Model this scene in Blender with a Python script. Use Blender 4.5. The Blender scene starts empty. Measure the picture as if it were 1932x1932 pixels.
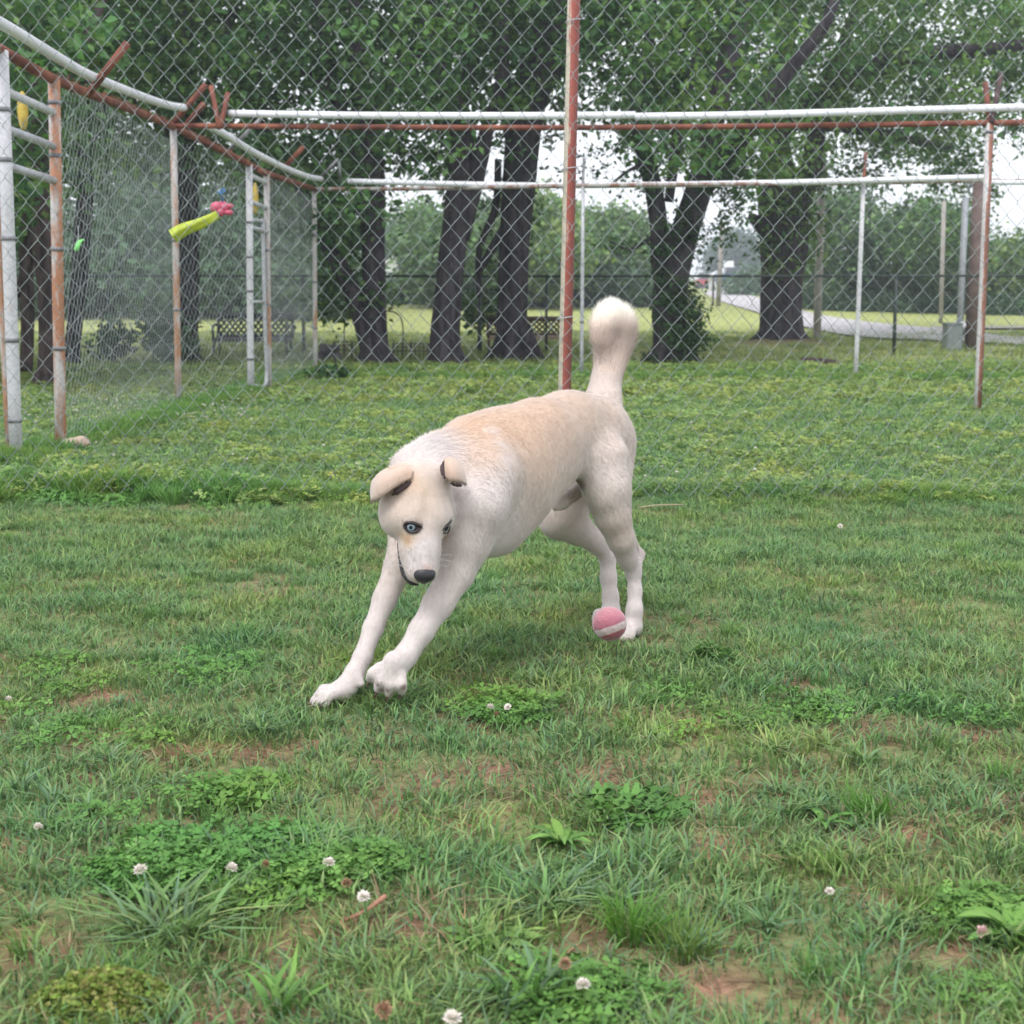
import bpy, math, random
import numpy as np
from mathutils import Vector, Matrix
from mathutils.bvhtree import BVHTree

random.seed(7)
rng = np.random.default_rng(11)
S = bpy.context.scene
COL = S.collection
R = math.radians

# ------------------------------------------------------------------ camera
FPX, CX, CY = 2900.0, 966.0, 966.0          # focal length and centre, in units of the 1932 px wide picture
CAMH = 0.76
PITCH = math.atan(406.0 / FPX)
cam_d = bpy.data.cameras.new('camera')
cam = bpy.data.objects.new('camera', cam_d)
COL.objects.link(cam)
cam.location = (0, 0, CAMH)
cam.rotation_euler = (math.pi / 2 - PITCH, 0, 0)
cam_d.sensor_width = 36
cam_d.lens = 36 * FPX / 1932.0
cam_d.clip_end = 3000
cam_d.clip_start = 0.05
cam_d.dof.use_dof = True
cam_d.dof.focus_distance = 3.15
cam_d.dof.aperture_fstop = 10
S.camera = cam

# ------------------------------------------------------------------ light
SUN_EL, SUN_AZ = R(58), R(-150)
W = bpy.data.worlds.new('World')
S.world = W
W.use_nodes = True
nt = W.node_tree
nt.nodes.clear()
wo = nt.nodes.new('ShaderNodeOutputWorld')
wb = nt.nodes.new('ShaderNodeBackground')
sky = nt.nodes.new('ShaderNodeTexSky')
sky.sky_type = 'NISHITA'
sky.sun_disc = False
sky.sun_elevation = SUN_EL
sky.sun_rotation = R(150)
sky.dust_density = 3.0
sky.air_density = 1.0
hs = nt.nodes.new('ShaderNodeHueSaturation')
hs.inputs['Saturation'].default_value = 0.22
mx = nt.nodes.new('ShaderNodeMix'); mx.data_type = 'RGBA'
mx.inputs[0].default_value = 0.72
mx.inputs[7].default_value = (9.3, 9.6, 10.3, 1)          # even cloud layer
nt.links.new(sky.outputs[0], hs.inputs['Color'])
nt.links.new(hs.outputs[0], mx.inputs[6])
nt.links.new(mx.outputs[2], wb.inputs[0])
wb.inputs[1].default_value = 0.10
nt.links.new(wb.outputs[0], wo.inputs[0])

sd = bpy.data.lights.new('sun', 'SUN')
sd.energy = 1.4
sd.angle = R(25)
sd.color = (1.0, 0.97, 0.93)
sun = bpy.data.objects.new('sun', sd)
COL.objects.link(sun)
sun.rotation_euler = (R(90) - SUN_EL, 0, R(-30))
S.view_settings.view_transform = 'Standard'
S.view_settings.look = 'None'
S.view_settings.gamma = 1
S.view_settings.exposure = 0.90
S.view_settings.use_curve_mapping = False
S.cycles.max_bounces = 8
S.cycles.transparent_max_bounces = 16

# ------------------------------------------------------------------ helpers
cp, sp_ = math.cos(PITCH), math.sin(PITCH)
def ray(x, y):
    a, b = (x - CX) / FPX, (CY - y) / FPX
    return np.array([a, cp + b * sp_, -sp_ + b * cp])
CAM = np.array([0, 0, CAMH])
def at(x, y, d):
    """point d metres in front of the camera (along the view axis) seen at x, y"""
    return CAM + ray(x, y) * d
def terrain(y):
    """the land beyond the fence climbs gently"""
    y = np.asarray(y, float)
    return 0.012 * np.maximum(0, y - 20) * np.clip((y - 20) / 25, 0, 1) ** 0.5
def gnd(x, y, z=0.0):
    r = ray(x, y)
    lo, hi = 0.3, 900.0
    for _ in range(60):
        m = 0.5 * (lo + hi); p = CAM + r * m
        if p[2] - z > terrain(p[1]): lo = m
        else: hi = m
    return CAM + r * lo
def proj(p):
    p = np.asarray(p, float) - CAM
    f = p[..., 1] * cp - p[..., 2] * sp_
    u = p[..., 1] * sp_ + p[..., 2] * cp
    return CX + FPX * p[..., 0] / f, CY - FPX * u / f, f

def tag(o, label=None, cat=None, group=None, kind=None):
    if label: o['label'] = label
    if cat: o['category'] = cat
    if group: o['group'] = group
    if kind: o['kind'] = kind
    return o
def empty(name, loc=(0, 0, 0), label=None, cat=None, group=None):
    o = bpy.data.objects.new(name, None)
    o.empty_display_size = 0.1
    o.location = tuple(loc)
    COL.objects.link(o)
    return tag(o, label, cat, group)
def mesh_np(name, verts, faces, smooth=True):
    verts = np.asarray(verts, np.float32); faces = np.asarray(faces, np.int32)
    me = bpy.data.meshes.new(name)
    k = faces.shape[1]
    me.vertices.add(len(verts)); me.vertices.foreach_set('co', verts.ravel())
    me.loops.add(faces.size); me.loops.foreach_set('vertex_index', faces.ravel())
    me.polygons.add(len(faces))
    me.polygons.foreach_set('loop_start', np.arange(0, faces.size, k, dtype=np.int32))
    me.polygons.foreach_set('loop_total', np.full(len(faces), k, np.int32))
    me.polygons.foreach_set('use_smooth', np.full(len(faces), smooth, bool))
    me.update(calc_edges=True)
    return me
def vcol(me, cols, name='Col'):
    cols = np.asarray(cols, np.float32)
    if cols.shape[1] == 3: cols = np.hstack([cols, np.ones((len(cols), 1), np.float32)])
    a = me.color_attributes.new(name, 'FLOAT_COLOR', 'POINT')
    a.data.foreach_set('color', cols.ravel())
def add(name, me, mat=None, parent=None):
    o = bpy.data.objects.new(name, me)
    COL.objects.link(o)
    if mat is not None and not me.materials: me.materials.append(mat)
    if parent is not None:
        o.parent = parent
        o.matrix_parent_inverse = Matrix.Translation(-Vector(parent.location)) if parent.parent is None else parent.matrix_parent_inverse.copy()
    return o

def basis(t):
    t = t / (np.linalg.norm(t) + 1e-12)
    a = np.array([0, 0, 1.0]) if abs(t[2]) < 0.9 else np.array([0, 1.0, 0])
    u = np.cross(a, t); u /= np.linalg.norm(u)
    return u, np.cross(t, u)
def catmull(P, n):
    P = np.asarray(P, float)
    if len(P) == 2 or n <= 1: 
        return np.vstack([P[0] + (P[-1] - P[0]) * t for t in np.linspace(0, 1, max(2, n + 1))]) if len(P) == 2 else P
    Q = np.vstack([2 * P[0] - P[1], P, 2 * P[-1] - P[-2]])
    out = []
    for i in range(1, len(Q) - 2):
        for t in np.arange(n) / n:
            a, b, c, d = Q[i - 1], Q[i], Q[i + 1], Q[i + 2]
            out.append(0.5 * ((2 * b) + (-a + c) * t + (2 * a - 5 * b + 4 * c - d) * t * t + (-a + 3 * b - 3 * c + d) * t ** 3))
    out.append(P[-1])
    return np.array(out)
def tube(pts, rad, sides=8, caps=True, wob=0.0, v0=0):
    """swept tube; returns verts, quad faces (caps as degenerate fans of quads)"""
    pts = np.asarray(pts, float); n = len(pts)
    rad = np.broadcast_to(np.asarray(rad, float), (n,))
    V = []; u_prev = None
    for i in range(n):
        t = pts[min(i + 1, n - 1)] - pts[max(i - 1, 0)]
        t = t / (np.linalg.norm(t) + 1e-12)
        if u_prev is None: u, v = basis(t)
        else:
            u = u_prev - t * np.dot(u_prev, t); u /= np.linalg.norm(u); v = np.cross(t, u)
        u_prev = u
        for k in range(sides):
            a = 2 * math.pi * k / sides
            rr = rad[i] * (1 + wob * (random.random() - 0.5) * 2)
            V.append(pts[i] + (u * math.cos(a) + v * math.sin(a)) * rr)
    F = []
    for i in range(n - 1):
        for k in range(sides):
            k2 = (k + 1) % sides
            F.append((i * sides + k, i * sides + k2, (i + 1) * sides + k2, (i + 1) * sides + k))
    if caps:
        c0 = len(V); V.append(pts[0]); V.append(pts[-1])
        for k in range(0, sides, 2):
            a, b, c = k, (k + 1) % sides, (k + 2) % sides
            F.append((c0, c, b, a))
            o = (n - 1) * sides
            F.append((c0 + 1, o + a, o + b, o + c))
    return np.array(V), np.array(F) + v0
class MB:
    def __init__(s): s.V = []; s.F = []; s.n = 0; s.C = []
    def put(s, V, F, col=None):
        s.V.append(np.asarray(V, float)); s.F.append(np.asarray(F) + s.n); s.n += len(V)
        if col is not None: s.C.append(np.tile(np.asarray(col, float), (len(V), 1)))
    def tube(s, p, r, sides=8, caps=True, wob=0.0, col=None):
        V, F = tube(p, r, sides, caps, wob); s.put(V, F, col)
    def box(s, c, size, rot=None, col=None):
        h = np.array(size) / 2
        V = np.array([[x, y, z] for x in (-1, 1) for y in (-1, 1) for z in (-1, 1)]) * h
        if rot is not None: V = V @ np.array(rot).T
        s.put(V + np.array(c), [(0, 1, 3, 2), (4, 6, 7, 5), (0, 4, 5, 1), (2, 3, 7, 6), (0, 2, 6, 4), (1, 5, 7, 3)], col)
    def mesh(s, name, smooth=True):
        me = mesh_np(name, np.vstack(s.V), np.vstack(s.F), smooth)
        if s.C: vcol(me, np.vstack(s.C))
        return me
    def obj(s, name, mat, parent=None, smooth=True): return add(name, s.mesh(name, smooth), mat, parent)

def ico(sub=2):
    import bmesh
    bm = bmesh.new(); bmesh.ops.create_icosphere(bm, subdivisions=sub, radius=1)
    bm.verts.ensure_lookup_table()
    V = np.array([v.co[:] for v in bm.verts]); F = np.array([[v.index for v in f.verts] for f in bm.faces]); bm.free()
    return V, F

# numpy value noise ------------------------------------------------------
_perm = rng.permutation(4096)
_vals = rng.random(4096)
def _h(ix, iy): return _vals[(_perm[(ix & 4095)] + iy * 57) & 4095]
def vnoise(x, y, sc=1.0, seed=0):
    x = np.asarray(x, float) / sc + seed * 17.3; y = np.asarray(y, float) / sc + seed * 9.1
    ix = np.floor(x).astype(int); iy = np.floor(y).astype(int)
    fx = x - ix; fy = y - iy
    fx = fx * fx * (3 - 2 * fx); fy = fy * fy * (3 - 2 * fy)
    return (_h(ix, iy) * (1 - fx) + _h(ix + 1, iy) * fx) * (1 - fy) + (_h(ix, iy + 1) * (1 - fx) + _h(ix + 1, iy + 1) * fx) * fy
def fbm(x, y, sc=1.0, seed=0, o=3):
    t = 0; a = 1; n = 0
    for i in range(o):
        t = t + a * vnoise(x, y, sc / 2 ** i, seed + i); n += a; a *= 0.55
    return t / n
def sstep(a, b, x):
    t = np.clip((np.asarray(x, float) - a) / (b - a), 0, 1); return t * t * (3 - 2 * t)

# ------------------------------------------------------------------ materials
def mat(name):
    m = bpy.data.materials.new(name); m.use_nodes = True
    n = m.node_tree.nodes; b = n['Principled BSDF']
    return m, n, m.node_tree.links, b
def noise_node(n, l, scale, detail=4, rough=0.6, coord='Object', vec=None):
    t = n.new('ShaderNodeTexNoise'); t.inputs['Scale'].default_value = scale
    t.inputs['Detail'].default_value = detail; t.inputs['Roughness'].default_value = rough
    if vec is None:
        c = n.new('ShaderNodeTexCoord'); l.new(c.outputs[coord], t.inputs['Vector'])
    else: l.new(vec, t.inputs['Vector'])
    return t
def ramp(n, l, src, stops):
    r = n.new('ShaderNodeValToRGB'); e = r.color_ramp.elements
    e[0].position, e[0].color = stops[0][0], (*stops[0][1], 1)
    e[1].position, e[1].color = stops[-1][0], (*stops[-1][1], 1)
    for p, c in stops[1:-1]:
        x = e.new(p); x.color = (*c, 1)
    l.new(src, r.inputs[0]); return r
def bump(n, l, b, src, strength=0.3, dist=0.01):
    bp = n.new('ShaderNodeBump'); bp.inputs['Strength'].default_value = strength; bp.inputs['Distance'].default_value = dist
    l.new(src, bp.inputs['Height']); l.new(bp.outputs[0], b.inputs['Normal']); return bp
def simple(name, stops, scale=20, rough=0.6, metal=0.0, bmp=0.0, coord='Object', detail=4, spec=0.5):
    m, n, l, b = mat(name)
    t = noise_node(n, l, scale, detail, coord=coord)
    r = ramp(n, l, t.outputs[0], stops)
    l.new(r.outputs[0], b.inputs['Base Color'])
    b.inputs['Roughness'].default_value = rough; b.inputs['Metallic'].default_value = metal
    b.inputs['Specular IOR Level'].default_value = spec
    if bmp: bump(n, l, b, t.outputs[0], bmp)
    return m
M = {}
M['steel'] = simple('galvanised_steel', [(0.3, (0.30, 0.31, 0.33)), (0.7, (0.47, 0.48, 0.50))], 30, 0.5, 0.25)
M['wire'] = simple('galvanised_wire', [(0.35, (0.17, 0.20, 0.20)), (0.7, (0.32, 0.36, 0.36))], 9, 0.45, 0.25)
M['wire_old'] = simple('dull_wire', [(0.35, (0.22, 0.26, 0.26)), (0.7, (0.36, 0.40, 0.40))], 6, 0.55, 0.2)
M['rust'] = simple('rusty_pipe', [(0.3, (0.075, 0.022, 0.016)), (0.5, (0.17, 0.05, 0.03)), (0.75, (0.30, 0.11, 0.06))], 9, 0.8, 0.0, 0.2)
M['darkrust'] = simple('dark_rust', [(0.3, (0.03, 0.018, 0.02)), (0.7, (0.08, 0.04, 0.04))], 14, 0.8)
M['pvc'] = simple('white_plastic_pipe', [(0.3, (0.60, 0.61, 0.66)), (0.7, (0.72, 0.72, 0.76))], 5, 0.35)
M['darkgreen'] = simple('dark_green_coating', [(0.3, (0.012, 0.022, 0.02)), (0.7, (0.03, 0.045, 0.04))], 8, 0.5)
M['fitting'] = simple('dark_band', [(0.3, (0.13, 0.13, 0.14)), (0.7, (0.25, 0.25, 0.26))], 20, 0.55, 0.3)

def rusty_post(name, cover=0.5, seed=0.0, rustcol=(0.36, 0.155, 0.075), grey=(0.42, 0.42, 0.44), side=None):
    m, n, l, b = mat(name)
    c = n.new('ShaderNodeTexCoord')
    mp = n.new('ShaderNodeMapping'); mp.inputs['Scale'].default_value = (9, 9, 2.2); mp.inputs['Location'].default_value = (seed, seed * 2, seed * 3)
    l.new(c.outputs['Object'], mp.inputs[0])
    t = noise_node(n, l, 1.0, 6, 0.65, vec=mp.outputs[0])
    src = t.outputs[0]
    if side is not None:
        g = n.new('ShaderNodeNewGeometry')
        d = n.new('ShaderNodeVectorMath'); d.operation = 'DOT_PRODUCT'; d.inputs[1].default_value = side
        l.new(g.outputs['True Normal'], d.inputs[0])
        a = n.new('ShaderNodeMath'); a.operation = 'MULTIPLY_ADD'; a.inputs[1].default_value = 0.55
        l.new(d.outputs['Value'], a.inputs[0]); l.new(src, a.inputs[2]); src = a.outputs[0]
    r = ramp(n, l, src, [(1 - cover - 0.06, grey), (1 - cover + 0.0, tuple(0.5 * (x + y) for x, y in zip(grey, rustcol))), (1 - cover + 0.05, rustcol), (1.0, tuple(x * 0.55 for x in rustcol))])
    t2 = noise_node(n, l, 60, 3)
    mxx = n.new('ShaderNodeMix'); mxx.data_type = 'RGBA'; mxx.blend_type = 'MULTIPLY'; mxx.inputs[0].default_value = 0.5
    r2 = ramp(n, l, t2.outputs[0], [(0.3, (0.6, 0.6, 0.6)), (0.6, (1.1, 1.1, 1.1))])
    l.new(r.outputs[0], mxx.inputs[6]); l.new(r2.outputs[0], mxx.inputs[7])
    l.new(mxx.outputs[2], b.inputs['Base Color']); b.inputs['Roughness'].default_value = 0.65
    bump(n, l, b, t2.outputs[0], 0.15, 0.004)
    return m

def leaf_mat(name, tint=(1, 1, 1), transl=0.35, rough=0.5, spec=0.3):
    m, n, l, b = mat(name)
    vc = n.new('ShaderNodeVertexColor'); vc.layer_name = 'Col'
    mm = n.new('ShaderNodeMix'); mm.data_type = 'RGBA'; mm.blend_type = 'MULTIPLY'; mm.inputs[0].default_value = 1
    mm.inputs[7].default_value = (*tint, 1); l.new(vc.outputs[0], mm.inputs[6])
    l.new(mm.outputs[2], b.inputs['Base Color'])
    b.inputs['Roughness'].default_value = rough; b.inputs['Specular IOR Level'].default_value = spec
    tr = n.new('ShaderNodeBsdfTranslucent')
    br = n.new('ShaderNodeMix'); br.data_type = 'RGBA'; br.blend_type = 'MULTIPLY'; br.inputs[0].default_value = 1
    br.inputs[7].default_value = (1.25, 1.35, 0.6, 1); l.new(mm.outputs[2], br.inputs[6]); l.new(br.outputs[2], tr.inputs[0])
    ms = n.new('ShaderNodeMixShader'); ms.inputs[0].default_value = transl
    l.new(b.outputs[0], ms.inputs[1]); l.new(tr.outputs[0], ms.inputs[2]); l.new(ms.outputs[0], n['Material Output'].inputs[0])
    return m
M['leaf'] = leaf_mat('tree_leaves')
M['leaf_far'] = leaf_mat('far_leaves', transl=0.25)
def grass_mat():
    m, n, l, b = mat('grass_blades')
    vc = n.new('ShaderNodeVertexColor'); vc.layer_name = 'Col'
    g = n.new('ShaderNodeNewGeometry')
    t = noise_node(n, l, 2.2, 3, vec=g.outputs['Position'])
    r = ramp(n, l, t.outputs[0], [(0.3, (0.78, 0.95, 1.0)), (0.5, (1.0, 1.0, 1.0)), (0.7, (1.35, 1.12, 0.85))])
    mm = n.new('ShaderNodeMix'); mm.data_type = 'RGBA'; mm.blend_type = 'MULTIPLY'; mm.inputs[0].default_value = 1
    l.new(vc.outputs[0], mm.inputs[6]); l.new(r.outputs[0], mm.inputs[7])
    l.new(mm.outputs[2], b.inputs['Base Color']); b.inputs['Roughness'].default_value = 0.55; b.inputs['Specular IOR Level'].default_value = 0.25
    tr = n.new('ShaderNodeBsdfTranslucent'); l.new(mm.outputs[2], tr.inputs[0])
    ms = n.new('ShaderNodeMixShader'); ms.inputs[0].default_value = 0.3
    l.new(b.outputs[0], ms.inputs[1]); l.new(tr.outputs[0], ms.inputs[2]); l.new(ms.outputs[0], n['Material Output'].inputs[0])
    return m
M['grass'] = grass_mat()
def bark_mat(name, a, c, sc=1.0):
    m, n, l, b = mat(name)
    co = n.new('ShaderNodeTexCoord'); mp = n.new('ShaderNodeMapping'); mp.inputs['Scale'].default_value = (14 * sc, 14 * sc, 3.2 * sc)
    l.new(co.outputs['Object'], mp.inputs[0])
    t = noise_node(n, l, 1.0, 7, 0.7, vec=mp.outputs[0])
    t.inputs['Distortion'].default_value = 0.8
    r = ramp(n, l, t.outputs[0], [(0.35, a), (0.62, c)])
    l.new(r.outputs[0], b.inputs['Base Color']); b.inputs['Roughness'].default_value = 0.9; b.inputs['Specular IOR Level'].default_value = 0.15
    bump(n, l, b, t.outputs[0], 0.9, 0.03)
    return m
M['bark'] = bark_mat('dark_bark', (0.016, 0.014, 0.018), (0.075, 0.065, 0.072))
M['bark2'] = bark_mat('brown_bark', (0.026, 0.019, 0.019), (0.095, 0.072, 0.068))

# ------------------------------------------------------------------ ground
def height(x, y):
    x = np.asarray(x, float); y = np.asarray(y, float)
    near = sstep(30, 8, y)
    z = (fbm(x, y, 0.9, 3) - 0.5) * 0.035 * near + (fbm(x, y, 0.22, 5) - 0.5) * 0.014 * sstep(9, 4, y)
    berm = np.exp(-((y - (5.85 + 0.06 * np.sin(x * 3))) / 0.16) ** 2)
    z = z + 0.022 * berm
    T8 = gnd(1475, 652)
    z = z + 0.13 * np.exp(-(((x - T8[0]) / 0.75) ** 2 + ((y - T8[1]) / 0.9) ** 2) ** 1.5)
    return z + terrain(y)
DIRT = [(550, 1795, 60, 28), (285, 1575, 60, 20), (240, 1595, 26, 14), (1325, 1510, 40, 14), (1300, 1362, 50, 18), (1060, 1340, 45, 10), (930, 1452, 45, 16), (385, 1495, 55, 22),
        (745, 1515, 30, 26), (1400, 1770, 40, 16), (1125, 1755, 70, 30), (1650, 1375, 70, 12), (1680, 1392, 30, 9), (1700, 1700, 60, 18), (590, 1395, 40, 12), (480, 1412, 45, 12),
        (200, 1312, 60, 12), (1330, 1850, 70, 26), (1250, 1765, 40, 14), (1590, 1580, 30, 12), (1720, 1570, 40, 11), (560, 1565, 40, 16), (400, 1905, 90, 22), (820, 1470, 40, 14), (1855, 1515, 50, 14),
        (1900, 1560, 40, 14), (150, 840, 60, 12), (300, 838, 90, 8), (1590, 1230, 40, 8), (700, 1437, 30, 9), (160, 1460, 40, 12), (1360, 1600, 45, 14), (1820, 1780, 50, 20), (80, 1800, 50, 18), (880, 1560, 35, 10), (1165, 1372, 30, 8), (330, 1420, 40, 12), (760, 1745, 60, 14), (1010, 1480, 30, 9), (1480, 1480, 40, 10), (1500, 1290, 35, 7), (1830, 1385, 40, 9)]
DP = []
for (x, y, rx, ry) in DIRT:
    c = gnd(x, y); e = gnd(x + rx, y); f = gnd(x, y - ry)
    DP.append((c[0], c[1], abs(e[0] - c[0]) * 1.15, abs(f[1] - c[1]) * 1.3))
def dirt(x, y):
    x = np.asarray(x, float); y = np.asarray(y, float)
    w = 0.75 + 0.9 * (fbm(x, y, 0.10, 21) - 0.5) * 2
    m = np.zeros_like(x)
    for (cx, cy, rx, ry) in DP:
        d = ((x - cx) / rx) ** 2 + ((y - cy) / ry) ** 2
        m = np.maximum(m, np.exp(-d * 0.8))
    base = m * (0.55 + w * 0.6)
    n = fbm(x, y, 0.22, 31, 4)
    extra = sstep(0.64, 0.76, n) * sstep(3.6, 2.4, y) * 0.6
    n2 = fbm(x, y, 0.5, 41, 4)
    extra2 = sstep(0.70, 0.80, n2) * sstep(9, 6, y) * 0.4
    return np.clip(np.maximum(np.maximum(base, extra), extra2), 0, 1)

def build_ground():
    ys = np.concatenate([np.arange(0.9, 6.5, 0.03), np.arange(6.5, 18, 0.12), np.arange(18, 40, 0.8), np.array([40, 50, 65, 90, 130, 200, 320, 500, 900, 1600])])
    us = np.linspace(-1, 1, 190)
    hw = 1.2 + ys * 0.55
    hw[-10:] = ys[-10:] * 0.8
    ys = np.concatenate([np.array([-6.0, -2.0, 0.2]), ys]); hw = np.concatenate([np.array([6, 4, 2.5]), hw])
    X = us[None, :] * hw[:, None]; Y = np.repeat(ys[:, None], len(us), 1)
    Z = height(X, Y)
    V = np.stack([X, Y, Z], -1).reshape(-1, 3)
    nx = len(us); i = np.arange(len(ys) - 1)[:, None] * nx + np.arange(nx - 1)[None, :]
    F = np.stack([i, i + 1, i + nx + 1, i + nx], -1).reshape(-1, 4)
    me = mesh_np('ground', V, F)
    d = dirt(V[:, 0], V[:, 1])
    soil = np.array([0.23, 0.125, 0.095]); thatch = np.array([0.155, 0.175, 0.08]); field = np.array([0.28, 0.32, 0.125])
    f1 = fbm(V[:, 0], V[:, 1], 0.06, 51)[:, None]
    col = thatch * (0.55 + 0.9 * f1) * (1 - d[:, None]) + soil * (0.45 + 1.1 * f1) * d[:, None]
    gr = np.array([0.13, 0.18, 0.055]) * (0.7 + 0.6 * fbm(V[:, 0], V[:, 1], 1.0, 9)[:, None])
    far = sstep(5, 9, V[:, 1])[:, None]
    col = col * (1 - far) + gr * far
    ff = sstep(16, 20, V[:, 1])[:, None]
    col = col * (1 - ff) + field * (0.8 + 0.4 * fbm(V[:, 0], V[:, 1], 4.0, 19)[:, None]) * ff
    T8 = gnd(1475, 652)
    mound = np.exp(-(((V[:, 0] - T8[0] - .05) / 0.80) ** 2 + ((V[:, 1] - T8[1]) / 0.9) ** 2) ** 2)[:, None]
    col = col * (1 - mound) + np.array([0.13, 0.09, 0.066]) * mound
    vcol(me, col)
    m, n, l, b = mat('soil_and_turf')
    vc = n.new('ShaderNodeVertexColor'); vc.layer_name = 'Col'
    g = n.new('ShaderNodeNewGeometry')
    t = noise_node(n, l, 55, 5, 0.7, vec=g.outputs['Position'])
    t2 = noise_node(n, l, 3.5, 5, 0.7, vec=g.outputs['Position'])
    r = ramp(n, l, t.outputs[0], [(0.3, (0.55, 0.55, 0.55)), (0.7, (1.5, 1.45, 1.4))])
    r2 = ramp(n, l, t2.outputs[0], [(0.3, (0.8, 0.85, 0.8)), (0.7, (1.2, 1.12, 1.1))])
    mm = n.new('ShaderNodeMix'); mm.data_type = 'RGBA'; mm.blend_type = 'MULTIPLY'; mm.inputs[0].default_value = 1
    m2 = n.new('ShaderNodeMix'); m2.data_type = 'RGBA'; m2.blend_type = 'MULTIPLY'; m2.inputs[0].default_value = 1
    l.new(vc.outputs[0], mm.inputs[6]); l.new(r.outputs[0], mm.inputs[7]); l.new(mm.outputs[2], m2.inputs[6]); l.new(r2.outputs[0], m2.inputs[7])
    l.new(m2.outputs[2], b.inputs['Base Color']); b.inputs['Roughness'].default_value = 0.95; b.inputs['Specular IOR Level'].default_value = 0.1
    bump(n, l, b, t.outputs[0], 0.7, 0.01)
    o = add('ground', me, m); tag(o, kind='structure')
build_ground()

def ribbon(name, left, right, z, m, sub=6):
    A = catmull(np.array([gnd(*p)[:2] for p in left]), sub); B = catmull(np.array([gnd(*p)[:2] for p in right]), sub)
    n = min(len(A), len(B)); A = A[:n]; B = B[:n]; K = 5
    rows = [A + (B - A) * (k / (K - 1)) for k in range(K)]
    V = np.vstack([np.hstack([q, (height(q[:, 0], q[:, 1]) + z)[:, None]]) for q in rows])
    F = [(k * n + i, k * n + i + 1, (k + 1) * n + i + 1, (k + 1) * n + i) for k in range(K - 1) for i in range(n - 1)]
    o = add(name, mesh_np(name, V, F), m); tag(o, kind='structure'); return o
M['road'] = simple('pale_asphalt', [(0.3, (0.34, 0.32, 0.33)), (0.7, (0.44, 0.42, 0.43))], 2.0, 0.9, coord='Object', detail=8)
M['track'] = simple('gravel_track', [(0.3, (0.26, 0.25, 0.20)), (0.7, (0.36, 0.34, 0.28))], 3.0, 0.95)
ribbon('road', [(1361, 543), (1395, 552), (1438, 565), (1511, 587), (1616, 607), (1791, 624), (1932, 640), (2200, 655)],
       [(1326, 551), (1352, 566), (1438, 594), (1511, 617), (1616, 637), (1786, 646), (1932, 653), (2200, 668)], 0.035, M['road'])
ribbon('path', [(1760, 618), (1932, 617.5), (2200, 614)], [(1760, 622), (1932, 622.5), (2200, 619)], 0.04, M['track'])

def blade_tuft(nb, rad, hmin, hmax, w, lean, cols, seed, curl=1.0, segs=2, flat=0.0):
    """a tuft of tapering bent blades"""
    g = np.random.default_rng(seed); V = []; F = []; C = []
    for i in range(nb):
        a = g.random() * 6.283; r = rad * math.sqrt(g.random())
        bx, by = r * math.cos(a), r * math.sin(a)
        dr = a + g.normal() * 0.9 if rad > 0 else a
        h = g.uniform(hmin, hmax); ln = lean * g.uniform(0.4, 1.3); ww = w * g.uniform(0.7, 1.25)
        dx, dy = math.cos(dr), math.sin(dr); px, py = -dy, dx
        tw = g.normal() * 0.5
        px, py = px * math.cos(tw) + dx * math.sin(tw), py * math.cos(tw) + dy * math.sin(tw)
        base = len(V); c = np.array(cols[g.integers(len(cols))]) * g.uniform(0.75, 1.25)
        n = segs + 1
        for k in range(n):
            t = k / (n - 1) if n > 1 else 0
            out = ln * h * (t ** (1 + curl)); z = h * t * (1 - flat * t) * math.sqrt(max(0.05, 1 - min(0.9, ln * t) ** 2 * 0.6))
            hw = 0.5 * ww * (1 - t ** 1.8) * (0.75 + 0.6 * math.sin(t * 2.6))
            cx, cy = bx + dx * out, by + dy * out
            if k < n - 1:
                V += [(cx - px * hw, cy - py * hw, z - 0.004 * (k == 0)), (cx + px * hw, cy + py * hw, z - 0.004 * (k == 0))]
                C += [c * (0.82 + 0.3 * t)] * 2
            else:
                V.append((cx, cy, z)); C.append(c * 1.12)
        for k in range(n - 2):
            b = base + 2 * k; F.append((b, b + 1, b + 3)); F.append((b, b + 3, b + 2))
        b = base + 2 * (n - 2); F.append((b, b + 1, b + 2))
    return V, F, C
def clover_patch(nl, rad, seed, size=0.0058, hmax=0.026, cols=((0.12, 0.26, 0.055), (0.145, 0.29, 0.065), (0.10, 0.22, 0.05))):
    g = np.random.default_rng(seed); V = []; F = []; C = []
    for i in range(nl):
        a = g.random() * 6.283; r = rad * math.sqrt(g.random()); x, y = r * math.cos(a), r * math.sin(a)
        z = hmax * g.uniform(0.35, 1) * (1 - 0.5 * (r / rad) ** 2); c = np.array(cols[g.integers(len(cols))]) * g.uniform(0.75, 1.3)
        tx, ty = g.normal() * 0.35, g.normal() * 0.35; ph = g.random() * 6.28; s = size * g.uniform(0.7, 1.3)
        for q in range(3):
            an = ph + q * 2.094; ca, sa = math.cos(an), math.sin(an); b = len(V)
            for (u, v) in ((0.05, 0), (0.75, 0.62), (1.25, 0.45), (1.15, 0), (1.25, -0.45), (0.75, -0.62)):
                lx, ly = (u * ca - v * sa) * s, (u * sa + v * ca) * s
                V.append((x + lx, y + ly, z + lx * tx + ly * ty + 0.25 * s * abs(v)))
                C.append(c * (1.15 if u < 0.5 else 1.0))
            F += [(b, b + 5, b + 1), (b + 1, b + 5, b + 3), (b + 1, b + 3, b + 2), (b + 5, b + 4, b + 3)]
    return V, F, C
GC = [(0.155, 0.285, 0.085), (0.185, 0.31, 0.10), (0.12, 0.235, 0.07), (0.235, 0.32, 0.13), (0.145, 0.27, 0.105)]
BC = [(0.13, 0.27, 0.06), (0.16, 0.30, 0.07), (0.11, 0.23, 0.055)]
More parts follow.
